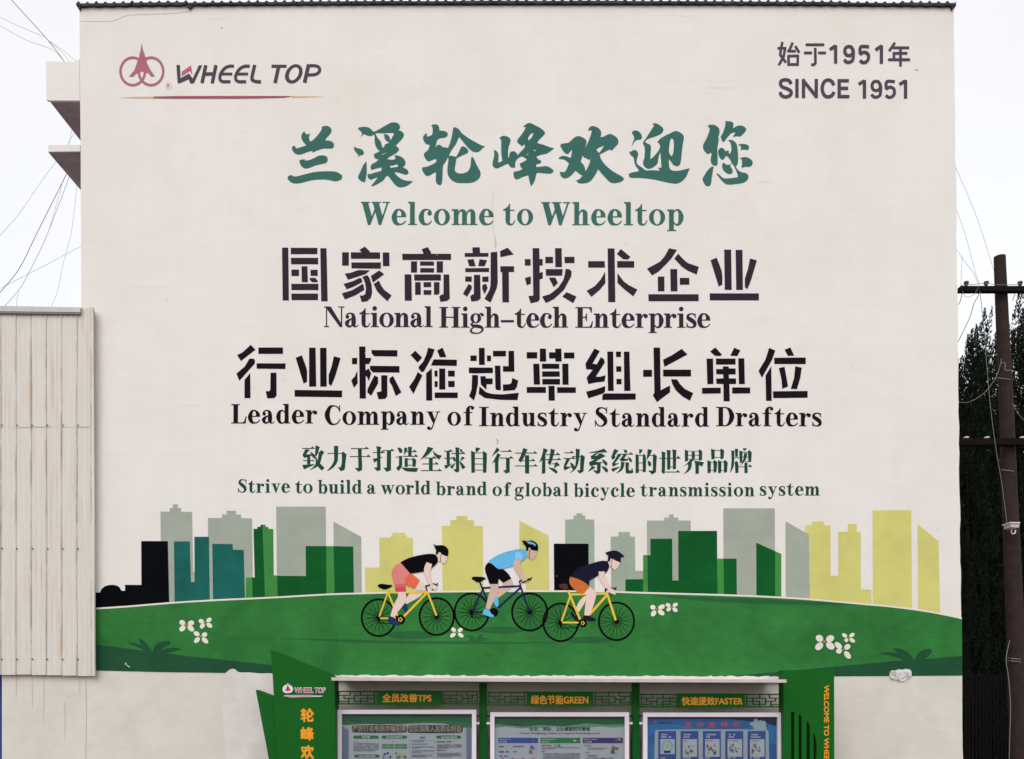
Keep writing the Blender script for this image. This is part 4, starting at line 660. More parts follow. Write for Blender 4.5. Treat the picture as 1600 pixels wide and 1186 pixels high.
sh.add([[(423,997.3),(528,998.8),(598,1001),(700,1002),(760,1002.6),(840,1003.2),(895,1003.4),(840,1005),(760,1006.6),(680,1006.2),(598,1005),(528,1002.2)]], P['shadow_green'], lift=False)
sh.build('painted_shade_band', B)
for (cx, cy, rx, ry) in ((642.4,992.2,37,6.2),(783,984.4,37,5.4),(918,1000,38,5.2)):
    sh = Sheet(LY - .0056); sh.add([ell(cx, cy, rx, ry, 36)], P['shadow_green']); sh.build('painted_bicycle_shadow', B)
for ox, oy, k, LL in LEAVES:
    sh = Sheet(LY - .0064, .0002)
    sh.add([chaikin(E(s, (ox, oy), k), 2, 80) for s in LL], P['grass_dark'] if k < 5 else P['shadow_green'], True); sh.build('painted_bush', B)
for ox, oy, k, c, pet, r in FLOWERS:
    sh = Sheet(LY - .0072, .0003); C0 = Vector((ox + c[0] / k, oy + c[1] / k)); L = []
    for px, py in pet:
        q = Vector((ox + px / k, oy + py / k)); d = q - C0; mid = C0 + d * .72; a = math.atan2(d.y, d.x)
        L.append(ell(mid.x + d.x * .22, mid.y + d.y * .22, d.length * .62, r / k * .82, 20, a))
    sh.add(L, P['petal'], True); sh.add([ell(C0.x, C0.y, r / k * .28, r / k * .28, 10)], P['petal_heart']); sh.build('painted_flower', B)
# riders
for R in RIDERS:
    o = R['o']; k = 6.976; base = LY - .008; fr = P[R['frame']]
    T = lambda pts: [(o[0] + p[0] / k, o[1] + p[1] / k) + tuple(v / k for v in p[2:]) for p in pts]
    root = Sheet(base - .0020, .0002)
    for key, s in R['body']:
        root.add([chaikin(E(s, o, k), 1, 50)], P[key])
    if 'stripe' in R: pass
    root.add([chaikin(E(R['helmet'][1], o, k), 1, 50)], P[R['helmet'][0]])
    if 'stripe' in R: root.add([chaikin(E(R['stripe'], o, k), 1, 60)], P['sky_blue'])
    root.add([stroke(T([(x, y, 6) for x, y in pts_of(R['strap'])]))], P['ink'])
    rider = root.build('painted_rider', B)
    for cx, cy, rx, ry in R['wheels']:
        sh = Sheet(base, .0001)
        for q in range(32):
            a = 2 * pi * q / 32 + .05; a2 = a + (.12 if q % 2 else -.12)
            p0 = (cx + 14 * cos(a2 + 1.3 * (1 if q % 2 else -1)), cy + 14 * sin(a2 + 1.3 * (1 if q % 2 else -1))); p1 = (cx + (rx - 8) * cos(a), cy + (ry - 8) * sin(a))
            sh.add([stroke(T([(*p0, 3.4), (*p1, 3.0)]))], P['ink'], lift=False)
        A = ell(cx, cy, rx, ry, 56); Bq = ell(cx, cy, rx - 21, ry - 21, 56)
        sh.k = 1; sh.add([T(A), T(Bq)], P['ink']); sh.add([T(ell(cx, cy, 17, 17, 14))], P['ink']); wh = sh.build('painted_wheel', B)
    sh = Sheet(base - .0006, .00015)
    for key, s in R['far']: sh.add([chaikin(E(s, o, k), 1, 50)], P[key])
    sh.build('painted_far_leg', B)
    sh = Sheet(base - .0012, .0001)
    for i, s in enumerate(R['tubes']):
        wv = R['fw'] * (1.15 if i == 3 else .85 if i in (1, 5) else 1.0)
        sh.add([stroke(T([(x, y, wv) for x, y in pts_of(s)]), smooth=False)], fr, lift=True)
    sh.build('painted_frame', B)
    sh = Sheet(base - .0018, .0001)
    cx, cy, r = R['crank']; sh.add([T(ell(cx, cy, r, r, 26)), T(ell(cx, cy, r * .62, r * .62, 26))], P['ink']); sh.add([T(ell(cx, cy, r * .62, r * .62, 20))], P['ink'])
    for q in range(5): sh.add([T(ell(cx + r * .36 * cos(q * 1.257), cy + r * .36 * sin(q * 1.257), r * .15, r * .2, 8))], P[R['hub']], lift=False)
    wc = R['wheels'][0]; sh.k += 1; sh.add([stroke(T([(wc[0], wc[1], 22), (wc[0] + 4, wc[1] + 60, 10)]))], P['ink'], lift=False)
    sh.k += 1; sh.add([stroke(T([(cx - 40, cy + 46, 7), (wc[0] + 10, wc[1] + 62, 5)]))], P['ink'], lift=False)
    sh.build('painted_crankset', B)
    sh = Sheet(base - .0019, .0001); sh.add([chaikin(E(R['seat'][1], o, k), 1)], P[R['seat'][0]]); sh.build('painted_saddle', B)
    sh = Sheet(base - .0042, .0001)
    for s in R['bars']: sh.add([stroke(T([(x, y, 13) for x, y in pts_of(s)]), smooth=False)], P['ink'])
    sh.build('painted_handlebar', B)

# ---------------- lettering ----------------
TY = -.004
def traced(name, data, mat, smooth):
    for ox, oy, k, loops in data:
        sh = Sheet(TY); L = []
        for s in loops:
            q = [(ox + x / k, oy + y / k) for x, y in pts_of(s)]
            if smooth: q = chaikin(q, 2, 58)
            else: q = [(x + rnd.uniform(-.12, .12), y + rnd.uniform(-.12, .12)) for x, y in q]
            L.append(q)
        if smooth: sh.add(L, mat)
        else: sh.add(L, mat, True)
        sh.build(name, B)
def pts_sp(st):
    v = [tuple(float(c) for c in q.split(',')) for q in st.split()]; return v
traced('painted_character', BRUSH, P['sign_green'], True)
traced('painted_character', STENCIL_A, P['sign_black'], False)
traced('painted_character', STENCIL_B, P['sign_ink'], False)
for key, mat in (('welcome', 'sign_green'), ('national', 'sign_black'), ('leader', 'sign_ink'), ('strive', 'sign_pine')):
    xh, words = SERIF[key]
    for wd, a, b, base in words:
        sh = Sheet(TY); serif_word(sh, wd, a, b, base, xh, P[mat], 0.0)
        sh.build('painted_word', B)
for ox, oy, k, items in SONG:
    sh = Sheet(TY); sh.add(song_loops(ox, oy, k, items), P['sign_pine'], True); sh.build('painted_character', B)
words_ = {}
for wd, ss, sm in SANS:
    for st in ss:
        q = [(1200 + x / 6.667, 55 + y / 6.667, wd / 6.667) for x, y in pts_of(st)]
        key = (0 if q[0][1] < 110 else 1, 0 if (q[0][0] < 1333 or q[0][1] < 110) else 1)
        words_.setdefault(key, Sheet(TY, .0002)).add([stroke(q, smooth=sm)], P['sign_slate'])
for sh in words_.values(): sh.build('painted_word', B)
# company emblem
sh = Sheet(TY, .0003); k = 9.412; T = lambda q: [(180 + x / k, 60 + y / k) for x, y in q]
for cx in (257, 526): sh.add([T(ell(cx, 484, 198, 221, 56)), T(ell(cx, 484, 162, 183, 56))], P['logo_red'])
sh.add([T(pts_of(LOGO_SPIRE))], P['logo_red'])
sh.add([T(ell(785, 697, 47, 53, 24)), T(ell(785, 697, 42, 48, 24))], P['logo_tan'])
text_fit(sh, 'R', 180 + 764 / k, 60 + 672 / k, 180 + 808 / k, 60 + 722 / k, P['logo_red'])
sh.build('painted_emblem', B)
sh = Sheet(TY, .0002)
sh.add([T(pts_of(LOGO_W))], P['sign_slate']); sh.add([T(pts_of(LOGO_WP))], P['logo_pink'])
for q, wv in (([(1332,393),(1276,657)], 50), ([(1482,393),(1426,660)], 50), ([(1315,524),(1455,521)], 50)):
    sh.add([stroke([(x, y, wv / k) for x, y in T(q)], smooth=False)], P['sign_slate'])
k = 8.889; T = lambda q: [(340 + x / k, 80 + y / k) for x, y in q]
for dx in (0, 218):
    sh.add([stroke([(x, y, 42 / k) for x, y in T([(228+dx,208),(165+dx,208),(105+dx,232),(55+dx,290),(32+dx,350),(38+dx,398),(75+dx,422),(130+dx,423),(178+dx,423)])])], P['sign_slate'])
    sh.add([stroke([(x, y, 38 / k) for x, y in T([(60+dx,316),(204+dx,316)])])], P['sign_slate'])
sh.add([stroke([(x, y, 46 / k) for x, y in T([(516,190),(490,300),(478,370),(486,402),(530,420),(602,426)])])], P['sign_slate'])
sh.build('painted_word', B); sh = Sheet(TY, .0002)
sh.add([stroke([(x, y, 42 / k) for x, y in T([(748,208),(958,208)])])], P['sign_slate']); sh.add([stroke([(x, y, 50 / k) for x, y in T([(848,210),(798,442)])])], P['sign_slate'])
O1 = [(1058 + 118 * cos(a) - 32 * sin(a) * 1, 314 + 134 * sin(a)) for a in [2 * pi * i / 44 for i in range(44)]]
O2 = [(1060 + 66 * cos(a) - 26 * sin(a), 312 + 92 * sin(a)) for a in [2 * pi * i / 44 for i in range(44)]]
sh.add([T(O1), T(O2)], P['sign_slate'])
sh.add([stroke([(x, y, 52 / k) for x, y in T([(1264,185),(1208,437)])])], P['sign_slate'])
sh.add([stroke([(x, y, 42 / k) for x, y in T([(1255,202),(1330,200),(1390,212),(1417,245),(1410,285),(1370,318),(1310,328),(1235,330)])])], P['sign_slate'])
sh.build('painted_word', B)
sh = Sheet(TY, .0002)
sh.add([[(185,152.6),(212,151.2),(246,150.6),(246,153.8),(212,153.4)]], P['logo_tan'])
sh.add([[(240,150.8),(276,150),(340,149.8),(441,149.9),(460,150.2),(441,152.8),(379,154.2),(276,154.2),(240,153.6)]], P['logo_maroon'])
sh.add([[(456,150.1),(480,150.3),(509,150.9),(480,151.6),(456,152.4)]], P['logo_tan'])
sh.build('painted_underline', B)

# ---------------- metal-clad annex on the left ----------------
A = thing('metal_clad_shed', 'shed clad in rust-streaked cream steel sheets at the left edge of the mural', 'shed', (wx(70), 1.2, 0))
cb = MB(); cb.prism([(-60, 486), (146, 486), (146.5, 1049), (-60, 1049)], -.06, -.003); cb.build('backing_wall', M_CLAD, A)
pitch = 23.8; ribs = [143 - pitch * i for i in range(9)]
for i, rx in enumerate(ribs):
    xr = rx + 4.4 if i == 0 else rx + 0; x0 = ribs[i] - pitch + .0
    bt = 1056.2 - (146 - rx) * .018 + rnd.uniform(-.5, .7); tp = 481 if i == 0 else 489
    Yb = -.075
    prof = [(x0, 0), (x0 + 5, 0), (x0 + 6, .004), (x0 + 8, .004), (x0 + 9, 0), (x0 + 13.5, 0), (x0 + 14.5, .004), (x0 + 16.5, .004), (x0 + 17.5, 0), (rx - 2.0, 0), (rx - 1.0, .013), (rx + .6, .013), (rx + 1.9, 0)]
    if i == 0: prof += [(rx + 4.2, 0), (rx + 4.6, .05)]
    mid = 666 + rnd.uniform(-.8, .8)
    for tier, (ta, tb, lap) in enumerate(((tp, mid + 1.5, .0045 + .001 * (i % 2)), (mid, bt, .001 * (i % 2)))):
        mb = MB(); segs = 5; ph_ = rnd.uniform(0, 6)
        f = lambda x, d, yy: W3(x + .3 * sin(yy * .013 + i), yy, Yb - d - lap - .0025 * sin(yy * .02 + x * .05 + ph_))
        for (a, d), (b, e) in zip(prof, prof[1:]):
            for q in range(segs):
                t0 = ta + (tb - ta) * q / segs; t1 = ta + (tb - ta) * (q + 1) / segs
                mb.face([f(a, d, t0), f(b, e, t0), f(b, e, t1), f(a, d, t1)])
        mb.build('cladding_sheet', M_CLAD, A)
    for yy in (664, 857, 1030):
        xx = x0 + 2.6 + rnd.uniform(-.4, .4); rv = MB(); rv.tube([W3(xx, yy + rnd.uniform(-1, 1), -.07), W3(xx, yy, -.1)], .0085, 7); rv.build('screw', M_IRON if yy > 700 else plain('rusty_screw', (110, 70, 50), .8), A)
cp = MB()
cp.prism([(-62, 476.6), (126, 480.2), (125, 487.8), (-62, 485.6)], -.13, -.03); cp.build('roof_flashing', plain('grey_flashing', (188, 184, 180), .5, .1, .1, 6), A)
cp = MB(); cp.prism([(-62, 486.2), (125, 488.6), (124.6, 490.8), (-62, 488.6)], -.125, -.115); cp.build('roof_flashing_lip', plain('grey_flashing_dark', (120, 112, 112), .5, .1, .1, 6), A)
cp = MB(); cp.prism([(139.5, 480), (145.8, 480.3), (148.6, 1056.4), (142, 1056)], -.112, -.112 + .03); cp.build('corner_trim', M_CLAD, A)
bs = MB()
for i in range(14): bs.box(wx(-70 + i * 5.2, .4), wx(-66 + i * 5.2, .4), .4, .43, 0, wz(1050, .4)); bs.box(wx(-66 + i * 5.2, .42), wx(-64.6 + i * 5.2, .42), .415, .43, 0, wz(1050, .4))
o = bs.build('sheet_fence', M_BLUE); o.location = (0, 0, 0); tag(o, 'dark blue sheet metal fence just showing at the lower left edge', 'fence')

# ---------------- notice-board shelter ----------------
S = thing('notice_board_shelter', 'green steel notice board shelter with pale canopy standing before the mural', 'notice board', (wx(870), -.5, 0))
YF = -.70
mb = MB(); mb.prism([(518, 1058.2), (870, 1060.2), (1229, 1061.6), (1229, 1066.6), (870, 1065.6), (518, 1063.4)], -1.08, -.02); mb.build('canopy', M_CANOPY, S)
# broken mortar fillet where canopy meets the wall
mb = MB(); top = []; x = 520.0
while x < 1228: top.append((x, 1055.0 + .0028 * (x - 520) + rnd.uniform(-1.1, 1.0))); x += rnd.uniform(3, 9)
mb.prism(top + [(1228, 1064), (520, 1062)], -.10, -.006); mb.build('mortar_fillet', M_FRESH, S)
# left pylon, folded, with wing
mb = MB(); mb.prism([(423, 1016), (516, 1054.2), (519, 1057), (523, 1062), (524, 1345), (441, 1345), (433.5, 1186), (425.2, 1042)], -.86, -.56); mb.build('tall_pylon', M_SIGNG, S)
mb = MB(); mb.prism([(399.5, 1078), (427.5, 1088.4), (433.8, 1186), (441, 1345), (446, 1345), (420, 1186), (420, 1186)][:4] + [(440, 1345), (438, 1345), (420, 1186)], -.80, -.60); mb.build('side_wing', M_SIGNG2, S)
# right pylon with sickle slots
mb = MB()
slots = [[(1236.2,1111.6),(1241,1112.5),(1241.4,1345),(1236.6,1345)], [(1248,1117),(1252.6,1119),(1253,1345),(1248.4,1345)], [(1260.4,1127.5),(1263.6,1129.5),(1265.6,1134),(1266,1345),(1260.8,1345)], chaikin([(1271,1144),(1273.6,1150),(1275.8,1160),(1276.4,1172),(1275.6,1184),(1273.6,1196),(1271.4,1206)],1)]
outer = [(1224, 1047.3), (1303.4, 1045.8), (1303.8, 1345), (1226.5, 1345)]
V, Tt = tess([outer] + slots); Y0, Y1 = -.80, -.56
mb.tris([(wx(a, Y0), Y0, wz(b, Y0)) for a, b in V], Tt)
mb.tris([(wx(a, Y0), Y1, wz(b, Y0)) for a, b in V], [t[::-1] for t in Tt])
for L in [outer] + slots:
    for i in range(len(L)):
        a, b = L[i], L[(i + 1) % len(L)]
        pa, pb = W3(*a, Y0), W3(*b, Y0); mb.face([pa, pb, Vector((pb.x, Y1, pb.z)), Vector((pa.x, Y1, pa.z))])
mb.build('slotted_pylon', M_SIGNG, S)
for i, (a, b) in enumerate(((748.8, 760.6), (988.2, 999.4))):
    mb = MB(); mb.pbox(a, 1067, b, 1345, -.50, -.38); mb.build('post', M_SIGNG2, S)
for a, b in ((523.5, 526), (1222.6, 1226)):
    mb = MB(); mb.pbox(a, 1068, b, 1345, -.50, -.38); mb.build('post', M_SIGNG2, S)
# fretwork and name boards
bays = [(526, 748.8, 588, 690, 1079.5, 1101, '全员改善TPS', (597.5, 1084, 674, 1097)), (760.6, 988.2, 823, 927, 1081, 1103, '绿色节能GREEN', (830, 1086.5, 919, 1100)), (999.4, 1222.6, 1061, 1164, 1084, 1105.5, '快速提效FASTER', (1065.5, 1089, 1160, 1101.5))]
for bi, (x0, x1, c0, c1, ty, by, txt, tb) in enumerate(bays):
    for side, (a, b) in enumerate(((x0, c0), (c1, x1))):
        f = MB(); Ya, Yb = -.60, -.565; L = b - a
        def bar(u0, v0, u1, v1, th=1.5):
            if abs(u1 - u0) > abs(v1 - v0): f.pbox(min(u0, u1), v0 - th / 2, max(u0, u1), v0 + th / 2, Ya, Yb)
            else: f.pbox(u0 - th / 2, min(v0, v1), u0 + th / 2, max(v0, v1), Ya + .003, Yb - .003)
        h = by - ty; t1 = ty + 1; b1_ = by - 1.2; m1 = ty + h * .32; m2 = ty + h * .55; m3 = ty + h * .78
        bar(a, t1, b, t1, 1.9); bar(a, b1_, b, b1_, 1.9); s = 1 if side == 0 else -1; e0 = a if side == 0 else b
        X = lambda u: e0 + s * u * L
        bar(X(.05), t1, X(.05), b1_); bar(X(.95), t1, X(.95), b1_)
        bar(X(.05), m1, X(.34), m1); bar(X(.34), t1, X(.34), m1); bar(X(.18), m1, X(.18), m2); bar(X(.18), m2, X(.44), m2); bar(X(.44), m1, X(.44), m3)
        bar(X(.44), m1, X(.95), m1); bar(X(.60), t1, X(.60), m1); bar(X(.05), m3, X(.30), m3); bar(X(.30), m2, X(.30), b1_); bar(X(.44), m3, X(.78), m3)
        bar(X(.60), m2, X(.60), b1_); bar(X(.60), m2, X(.95), m2); bar(X(.78), m1, X(.78), m3)
        f.build('fretwork_screen', M_SIGNG2, S)
    nb = MB(); nb.pbox(c0, ty - .5, c1, by + .6, -.64, -.56); nbo = nb.build('name_board', M_SIGNG, S)
    sh = Sheet(-.6435, .0004); text_fit(sh, txt, *tb, M_ORANGE, .38, .38); o = sh.build('sign_lettering', S)
# poster frames
cP = {}
def flat(key, rgb):
    if key not in cP: cP[key] = plain('print_' + key, rgb, .45, 0, .03, 12, .35)
    return cP[key]
FR = [(527, 744, 1109, 1111.5), (766, 983, 1113, 1113.6), (1005, 1222, 1113.5, 1114)]
for fi, (x0, x1, ty, _) in enumerate(FR):
    fm = MB(); Ya = -.66; yb = 1270; d = 6.6
    fm.pbox(x0, ty, x1, ty + d, Ya, -.55); fm.pbox(x0, yb - d, x1, yb, Ya, -.55)
    fm.pbox(x0, ty + d, x0 + d, yb - d, Ya + .0, -.55); fm.pbox(x1 - d, ty + d, x1, yb - d, Ya + .0, -.55)
    fo = fm.build('poster_frame', M_WHITEF, S)
    bm_ = MB(); bm_.pbox(x0 + d - .5, ty + d - .5, x1 - d + .5, yb - d + .5, -.575, -.552); bm_.build('backing_board', plain('dark_backing', (40, 60, 62), .6), S)
for a, b in ((523, 527.3), (743.7, 749), (760.4, 766.3), (982.7, 988.4), (999.2, 1005.3), (1221.7, 1224.5)):
    r_ = MB(); r_.pbox(a, 1128.2, b, 1131.8, -.62, -.585); r_.build('frame_bracket', M_WHITEF, S)
    r_ = MB(); r_.pbox(a, 1118, b, 1120, -.56, -.54); r_.build('hinge_bolt', M_IRON, S)
YP = -.576
gmm = bpy.data.materials.new('case_glass'); gmm.use_nodes = True; gt_ = gmm.node_tree; gt_.nodes.clear()
go = NN(gt_, 'OutputMaterial'); tr_ = NN(gt_, 'BsdfTransparent'); tr_.inputs[0].default_value = (.95, .97, .97, 1); gl_ = NN(gt_, 'BsdfGlossy'); gl_.inputs['Roughness'].default_value = .04
mx = NN(gt_, 'MixShader'); fz = NN(gt_, 'Fresnel'); fz.inputs[0].default_value = 1.45
gt_.links.new(fz.outputs[0], mx.inputs[0]); gt_.links.new(tr_.outputs[0], mx.inputs[1]); gt_.links.new(gl_.outputs[0], mx.inputs[2]); gt_.links.new(mx.outputs[0], go.inputs[0])
for (x0, x1, ty, _) in FR:
    gm_ = MB(); gm_.pbox(x0 + 5.8, ty + 5.8, x1 - 5.8, 1264.2, -.612, -.608); gm_.build('glass_pane', gmm, S)
# poster 1: anti-fraud notice
k = 6.667; O = (520, 1060); T = lambda x, y: (O[0] + x / k, O[1] + y / k)
def RR(sh, x0, y0, x1, y1, mat, r=0):
    a, b = T(x0, y0); c, d = T(x1, y1)
    sh.add([rect(a, b, c, d) if not r else chaikin([(a + r, b), (c - r, b), (c, b + r), (c, d - r), (c - r, d), (a + r, d), (a, d - r), (a, b + r)], 1, 80)], mat)
def lines(sh, x0, y0, x1, n, pitch, h, mat, seed, frag=None):
    """rows of small print, broken into characters"""
    r = random.Random(seed)
    for i in range(n):
        x = x0; xe = x1 if i < n - 1 else x0 + (x1 - x0) * r.uniform(.3, .9); y = y0 + i * pitch
        while x < xe:
            wv = r.uniform(h * .7, h * 1.1); a, b = T(x, y); c, d = T(min(x + wv * .8, xe), y + h)
            sh.add([rect(a, b + r.uniform(0, .15), c, d)], mat, lift=False)
            x += wv + (h * 1.2 if r.random() < .08 else 0)
    sh.k += 1
sh = Sheet(YP, .00025)
gD = flat('dark_green', (14, 70, 44)); gM = flat('mid_green', (40, 128, 70)); gL = flat('pale', (190, 196, 210)); gP = flat('paper', (204, 204, 214)); inkc = flat('ink', (50, 52, 62)); gray = flat('grey_text', (120, 122, 134)); lilac = flat('lilac', (128, 136, 166)); red = flat('red', (190, 70, 80)); pinkish = flat('pinkish', (184, 146, 136)); whitep = flat('white', (206, 208, 216)); gB = flat('bright_green', (70, 160, 96)); gSoft = flat('soft_green', (110, 170, 120)); ylw = flat('yellow', (214, 200, 130)); blu = flat('blue', (54, 90, 176)); dk = flat('deep_blue', (26, 48, 118))
RR(sh, 96, 370, 1448, 1400, gL)
sh.add([[T(96, 370), T(1448, 370), T(1448, 520), T(1300, 505), T(1150, 470), T(950, 465), T(700, 480), T(420, 470), T(96, 490)]], gM)
sh.add([[T(96, 370), T(1448, 370), T(1448, 470), T(1200, 440), T(900, 450), T(500, 480), T(300, 470), T(96, 440)]], flat('green2', (24, 104, 60)))
sh.add([[T(96, 370), T(1448, 370), T(1448, 400), T(96, 395)]], gD)  # dark strip along the top edge: shadow of the frame, painted on
sh.add([[T(1390, 520), T(1440, 505), T(1440, 1400), T(1400, 1400)]], lilac); sh.add([[T(100, 500), T(165, 540), T(165, 1400), T(100, 1400)]], lilac)
RR(sh, 175, 520, 1375, 1400, gP, 3)
RR(sh, 198, 486, 775, 568, gD, 2.5); RR(sh, 782, 486, 1355, 572, gD, 2.5)
sh.build('poster', S); 
sh = Sheet(YP - .003, .0003)
text_fit(sh, '严厉打击电信诈骗犯罪', *T(208, 488), *T(765, 552), pinkish, .22, .3); text_fit(sh, '切实保障人民群众利益', *T(790, 488), *T(1340, 558), pinkish, .22, .3)
for a, b in ((212, 478), (510, 775), (1078, 1338)): RR(sh, a, 594, b, 630, gM, 1.6)
RR(sh, 222, 792, 488, 828, gM, 1.6)
text_fit(sh, '电信诈骗', *T(305, 598), *T(388, 624), whitep, .1); text_fit(sh, '常见电信诈骗手段', *T(560, 600), *T(725, 626), whitep, .1); text_fit(sh, '电信诈骗注意事项', *T(1128, 602), *T(1292, 628), whitep, .1)
text_fit(sh, '电信诈骗防范措施', *T(275, 798), *T(442, 824), whitep, .1)
lines(sh, 216, 655, 275, 1, 10, 10, gSoft, 2); lines(sh, 216, 672, 478, 6, 15.5, 9, gray, 3); lines(sh, 620, 655, 668, 1, 9, 9, gB, 4)
for a in (512, 648):
    for b in (682, 710): RR(sh, a, b, a + 124, b + 20, gSoft)
for a in (512, 590, 648, 726):
    for b in (682, 710): RR(sh, a, b, a + 46, b + 20, gB)
lines(sh, 820, 648, 1010, 1, 20, 11, gray, 5); lines(sh, 825, 678, 1040, 1, 20, 9, gray, 6); lines(sh, 825, 708, 1050, 2, 14, 9, gray, 7); lines(sh, 825, 748, 1060, 2, 16, 9, gray, 8); lines(sh, 825, 795, 1040, 2, 14, 9, gray, 9)
for q in ((798, 640, 1064, 643), (798, 640, 800, 780), (1062, 640, 1064, 780), (798, 778, 1064, 780)): RR(sh, *q, lilac)
RR(sh, 905, 606, 965, 622, gB); lines(sh, 1082, 652, 1320, 1, 10, 12, inkc, 10); lines(sh, 1086, 684, 1342, 4, 12, 8, gray, 11); lines(sh, 1082, 742, 1245, 1, 10, 11, inkc, 12); lines(sh, 1086, 774, 1342, 4, 12, 8, gray, 13)
lines(sh, 228, 845, 470, 10, 16, 9, gray, 14); lines(sh, 825, 850, 1060, 12, 16, 9, gray, 15); lines(sh, 1086, 850, 1342, 12, 16, 9, gray, 16)
for (x, y, c, r) in ((545, 790, blu, 14), (575, 780, inkc, 12), (560, 812, whitep, 16), (600, 818, dk, 12), (530, 820, gray, 10), (660, 778, inkc, 10), (700, 790, ylw, 22), (735, 790, ylw, 18), (690, 815, gB, 14), (755, 815, flat('brown', (120, 90, 70)), 12), (672, 820, gray, 12)): sh.add([[T(x + r * cos(a) * (1 + .3 * sin(3 * a + x)), y + r * sin(a) * (1 + .2 * cos(2 * a + y))) for a in [2 * pi * i / 12 for i in range(12)]]], c)
lines(sh, 140, 425, 158, 1, 5, 16, red, 2); lines(sh, 185, 435, 318, 1, 5, 7, inkc, 2)
sh.build('poster_print', S)
# poster 2: safety knowledge
k = 4.4444; O = (700, 1020)
sh = Sheet(YP, .00025)
RR(sh, 326, 445, 1228, 1200, gP)
sh.add([[T(326, 445), T(1228, 445), T(1228, 512), T(1150, 520), T(1050, 512), T(900, 524), T(760, 512), T(640, 520), T(500, 525), T(400, 512), T(326, 520)]], gSoft)
sh.add([[T(326, 445), T(1228, 445), T(1228, 495), T(1100, 500), T(950, 490), T(800, 512), T(650, 500), T(520, 514), T(400, 498), T(326, 495)]], flat('green2', (24, 104, 60)))
sh.add([[T(326, 445), T(1228, 445), T(1228, 462), T(326, 460)]], gD)  # frame shadow painted along the top of the sheet
sh.build('poster', S)
sh = Sheet(YP - .003, .0003)
text_fit(sh, '安全、消防、卫生健康知识看板', *T(566, 516), *T(988, 542), inkc, .14, .2); text_fit(sh, 'Safety, Firefighting, Health and hygiene Knowledge panel', *T(505, 550), *T(1052, 570), gray, .06, .1)
for a, c, tx in ((349, blu, '安全管理'), (642, flat('green3', (30, 138, 84)), '消防知识'), (937, flat('violet', (70, 50, 128)), '卫生健康')):
    RR(sh, a, 590, a + 276, 627, c); text_fit(sh, tx, *T(a + 8, 612), *T(a + 62, 623), whitep, .05); lines(sh, a + 8, 598, a + 150, 1, 8, 6, whitep, a)
lines(sh, 355, 646, 435, 1, 9, 10, blu, 21); lines(sh, 450, 646, 540, 1, 9, 9, gray, 22); lines(sh, 355, 682, 435, 1, 9, 10, blu, 23); lines(sh, 450, 682, 490, 1, 9, 9, gray, 24); lines(sh, 358, 712, 465, 1, 9, 10, blu, 25)
lines(sh, 650, 638, 740, 1, 9, 8, red, 26); lines(sh, 650, 655, 915, 2, 9, 5, gray, 27); lines(sh, 652, 681, 735, 1, 9, 7, red, 28); lines(sh, 660, 697, 915, 6, 9, 5, gray, 29)
lines(sh, 950, 640, 1020, 1, 9, 7, lilac, 30); lines(sh, 970, 658, 1105, 2, 9, 5, gray, 31); lines(sh, 955, 688, 1040, 1, 9, 6, lilac, 32); lines(sh, 970, 711, 1072, 1, 9, 7, inkc, 33); lines(sh, 960, 728, 1150, 4, 9, 5, gray, 34)
for x in (380, 450, 520, 592, 1075): sh.add([ell(*T(x, 745), 3.4, 3.4, 16), ell(*T(x, 745), 2.4, 2.4, 16)], red)
for (x, y, c, r) in ((590, 665, lilac, 18), (600, 685, whitep, 16), (575, 690, gray, 12), (580, 652, blu, 10), (772, 645, gB, 9), (770, 640, red, 6), (750, 642, gB, 6), (1145, 655, lilac, 12), (1170, 665, red, 12), (1150, 680, gM, 20), (1165, 682, whitep, 10), (590, 608, red, 9), (880, 608, whitep, 10), (885, 602, red, 7), (1165, 606, red, 8), (1188, 602, ylw, 8)): sh.add([[T(x + r * cos(a) * (1 + .3 * sin(3 * a + x)), y + r * sin(a) * (1 + .2 * cos(2 * a + y))) for a in [2 * pi * i / 12 for i in range(12)]]], c)
lines(sh, 368, 490, 385, 1, 5, 14, red, 2); lines(sh, 400, 493, 520, 1, 5, 7, inkc, 2)
sh.build('poster_print', S)
# poster 3: blue anti-fraud column
k = 4.2105; O = (960, 1000)
sh = Sheet(YP, .00025); cy1 = flat('blue_sky', (40, 130, 196)); cy2 = flat('blue_mid', (44, 104, 180)); cy3 = flat('blue_dark', (18, 34, 84))
RR(sh, 218, 512, 1072, 1300, cy2)
sh.add([[T(218, 560), T(330, 540), T(480, 570), T(700, 590), T(1072, 560), T(1072, 690), T(900, 640), T(600, 600), T(300, 590), T(218, 640)]], cy1)
sh.add([[T(700, 512), T(1072, 512), T(1072, 570), T(1000, 548), T(850, 530)]], cy3); sh.add([[T(218, 512), T(1072, 512), T(1072, 520), T(218, 519)]], cy3)  # the thin full-width strip is the frame's shadow, painted in
sh.add([[T(218, 640), T(265, 700), T(265, 1300), T(218, 1300)]], cy1)
RR(sh, 262, 588, 1018, 1300, gL, 4)
sh.add([[T(*p) for p in ((918,590),(912,570),(888,555),(898,540),(915,538),(918,520),(938,518),(945,535),(960,525),(975,535),(985,530),(1000,545),(995,560),(1003,590))]], flat('pale_teal', (176, 196, 206)))
for i in range(5):
    a = 288 + i * 147; RR(sh, a, 599, a + 118, 1000, dk); RR(sh, a + 2, 601, a + 116, 998, blu)
sh.build('poster', S)
sh = Sheet(YP - .003, .0003); pr = flat('poster_red', (206, 96, 104))
for ch, x in zip('反诈宣传栏', (462, 542, 620, 700, 780)): text_fit(sh, ch, *T(x, 541), *T(x + 46, 573), pr, .3, .35)
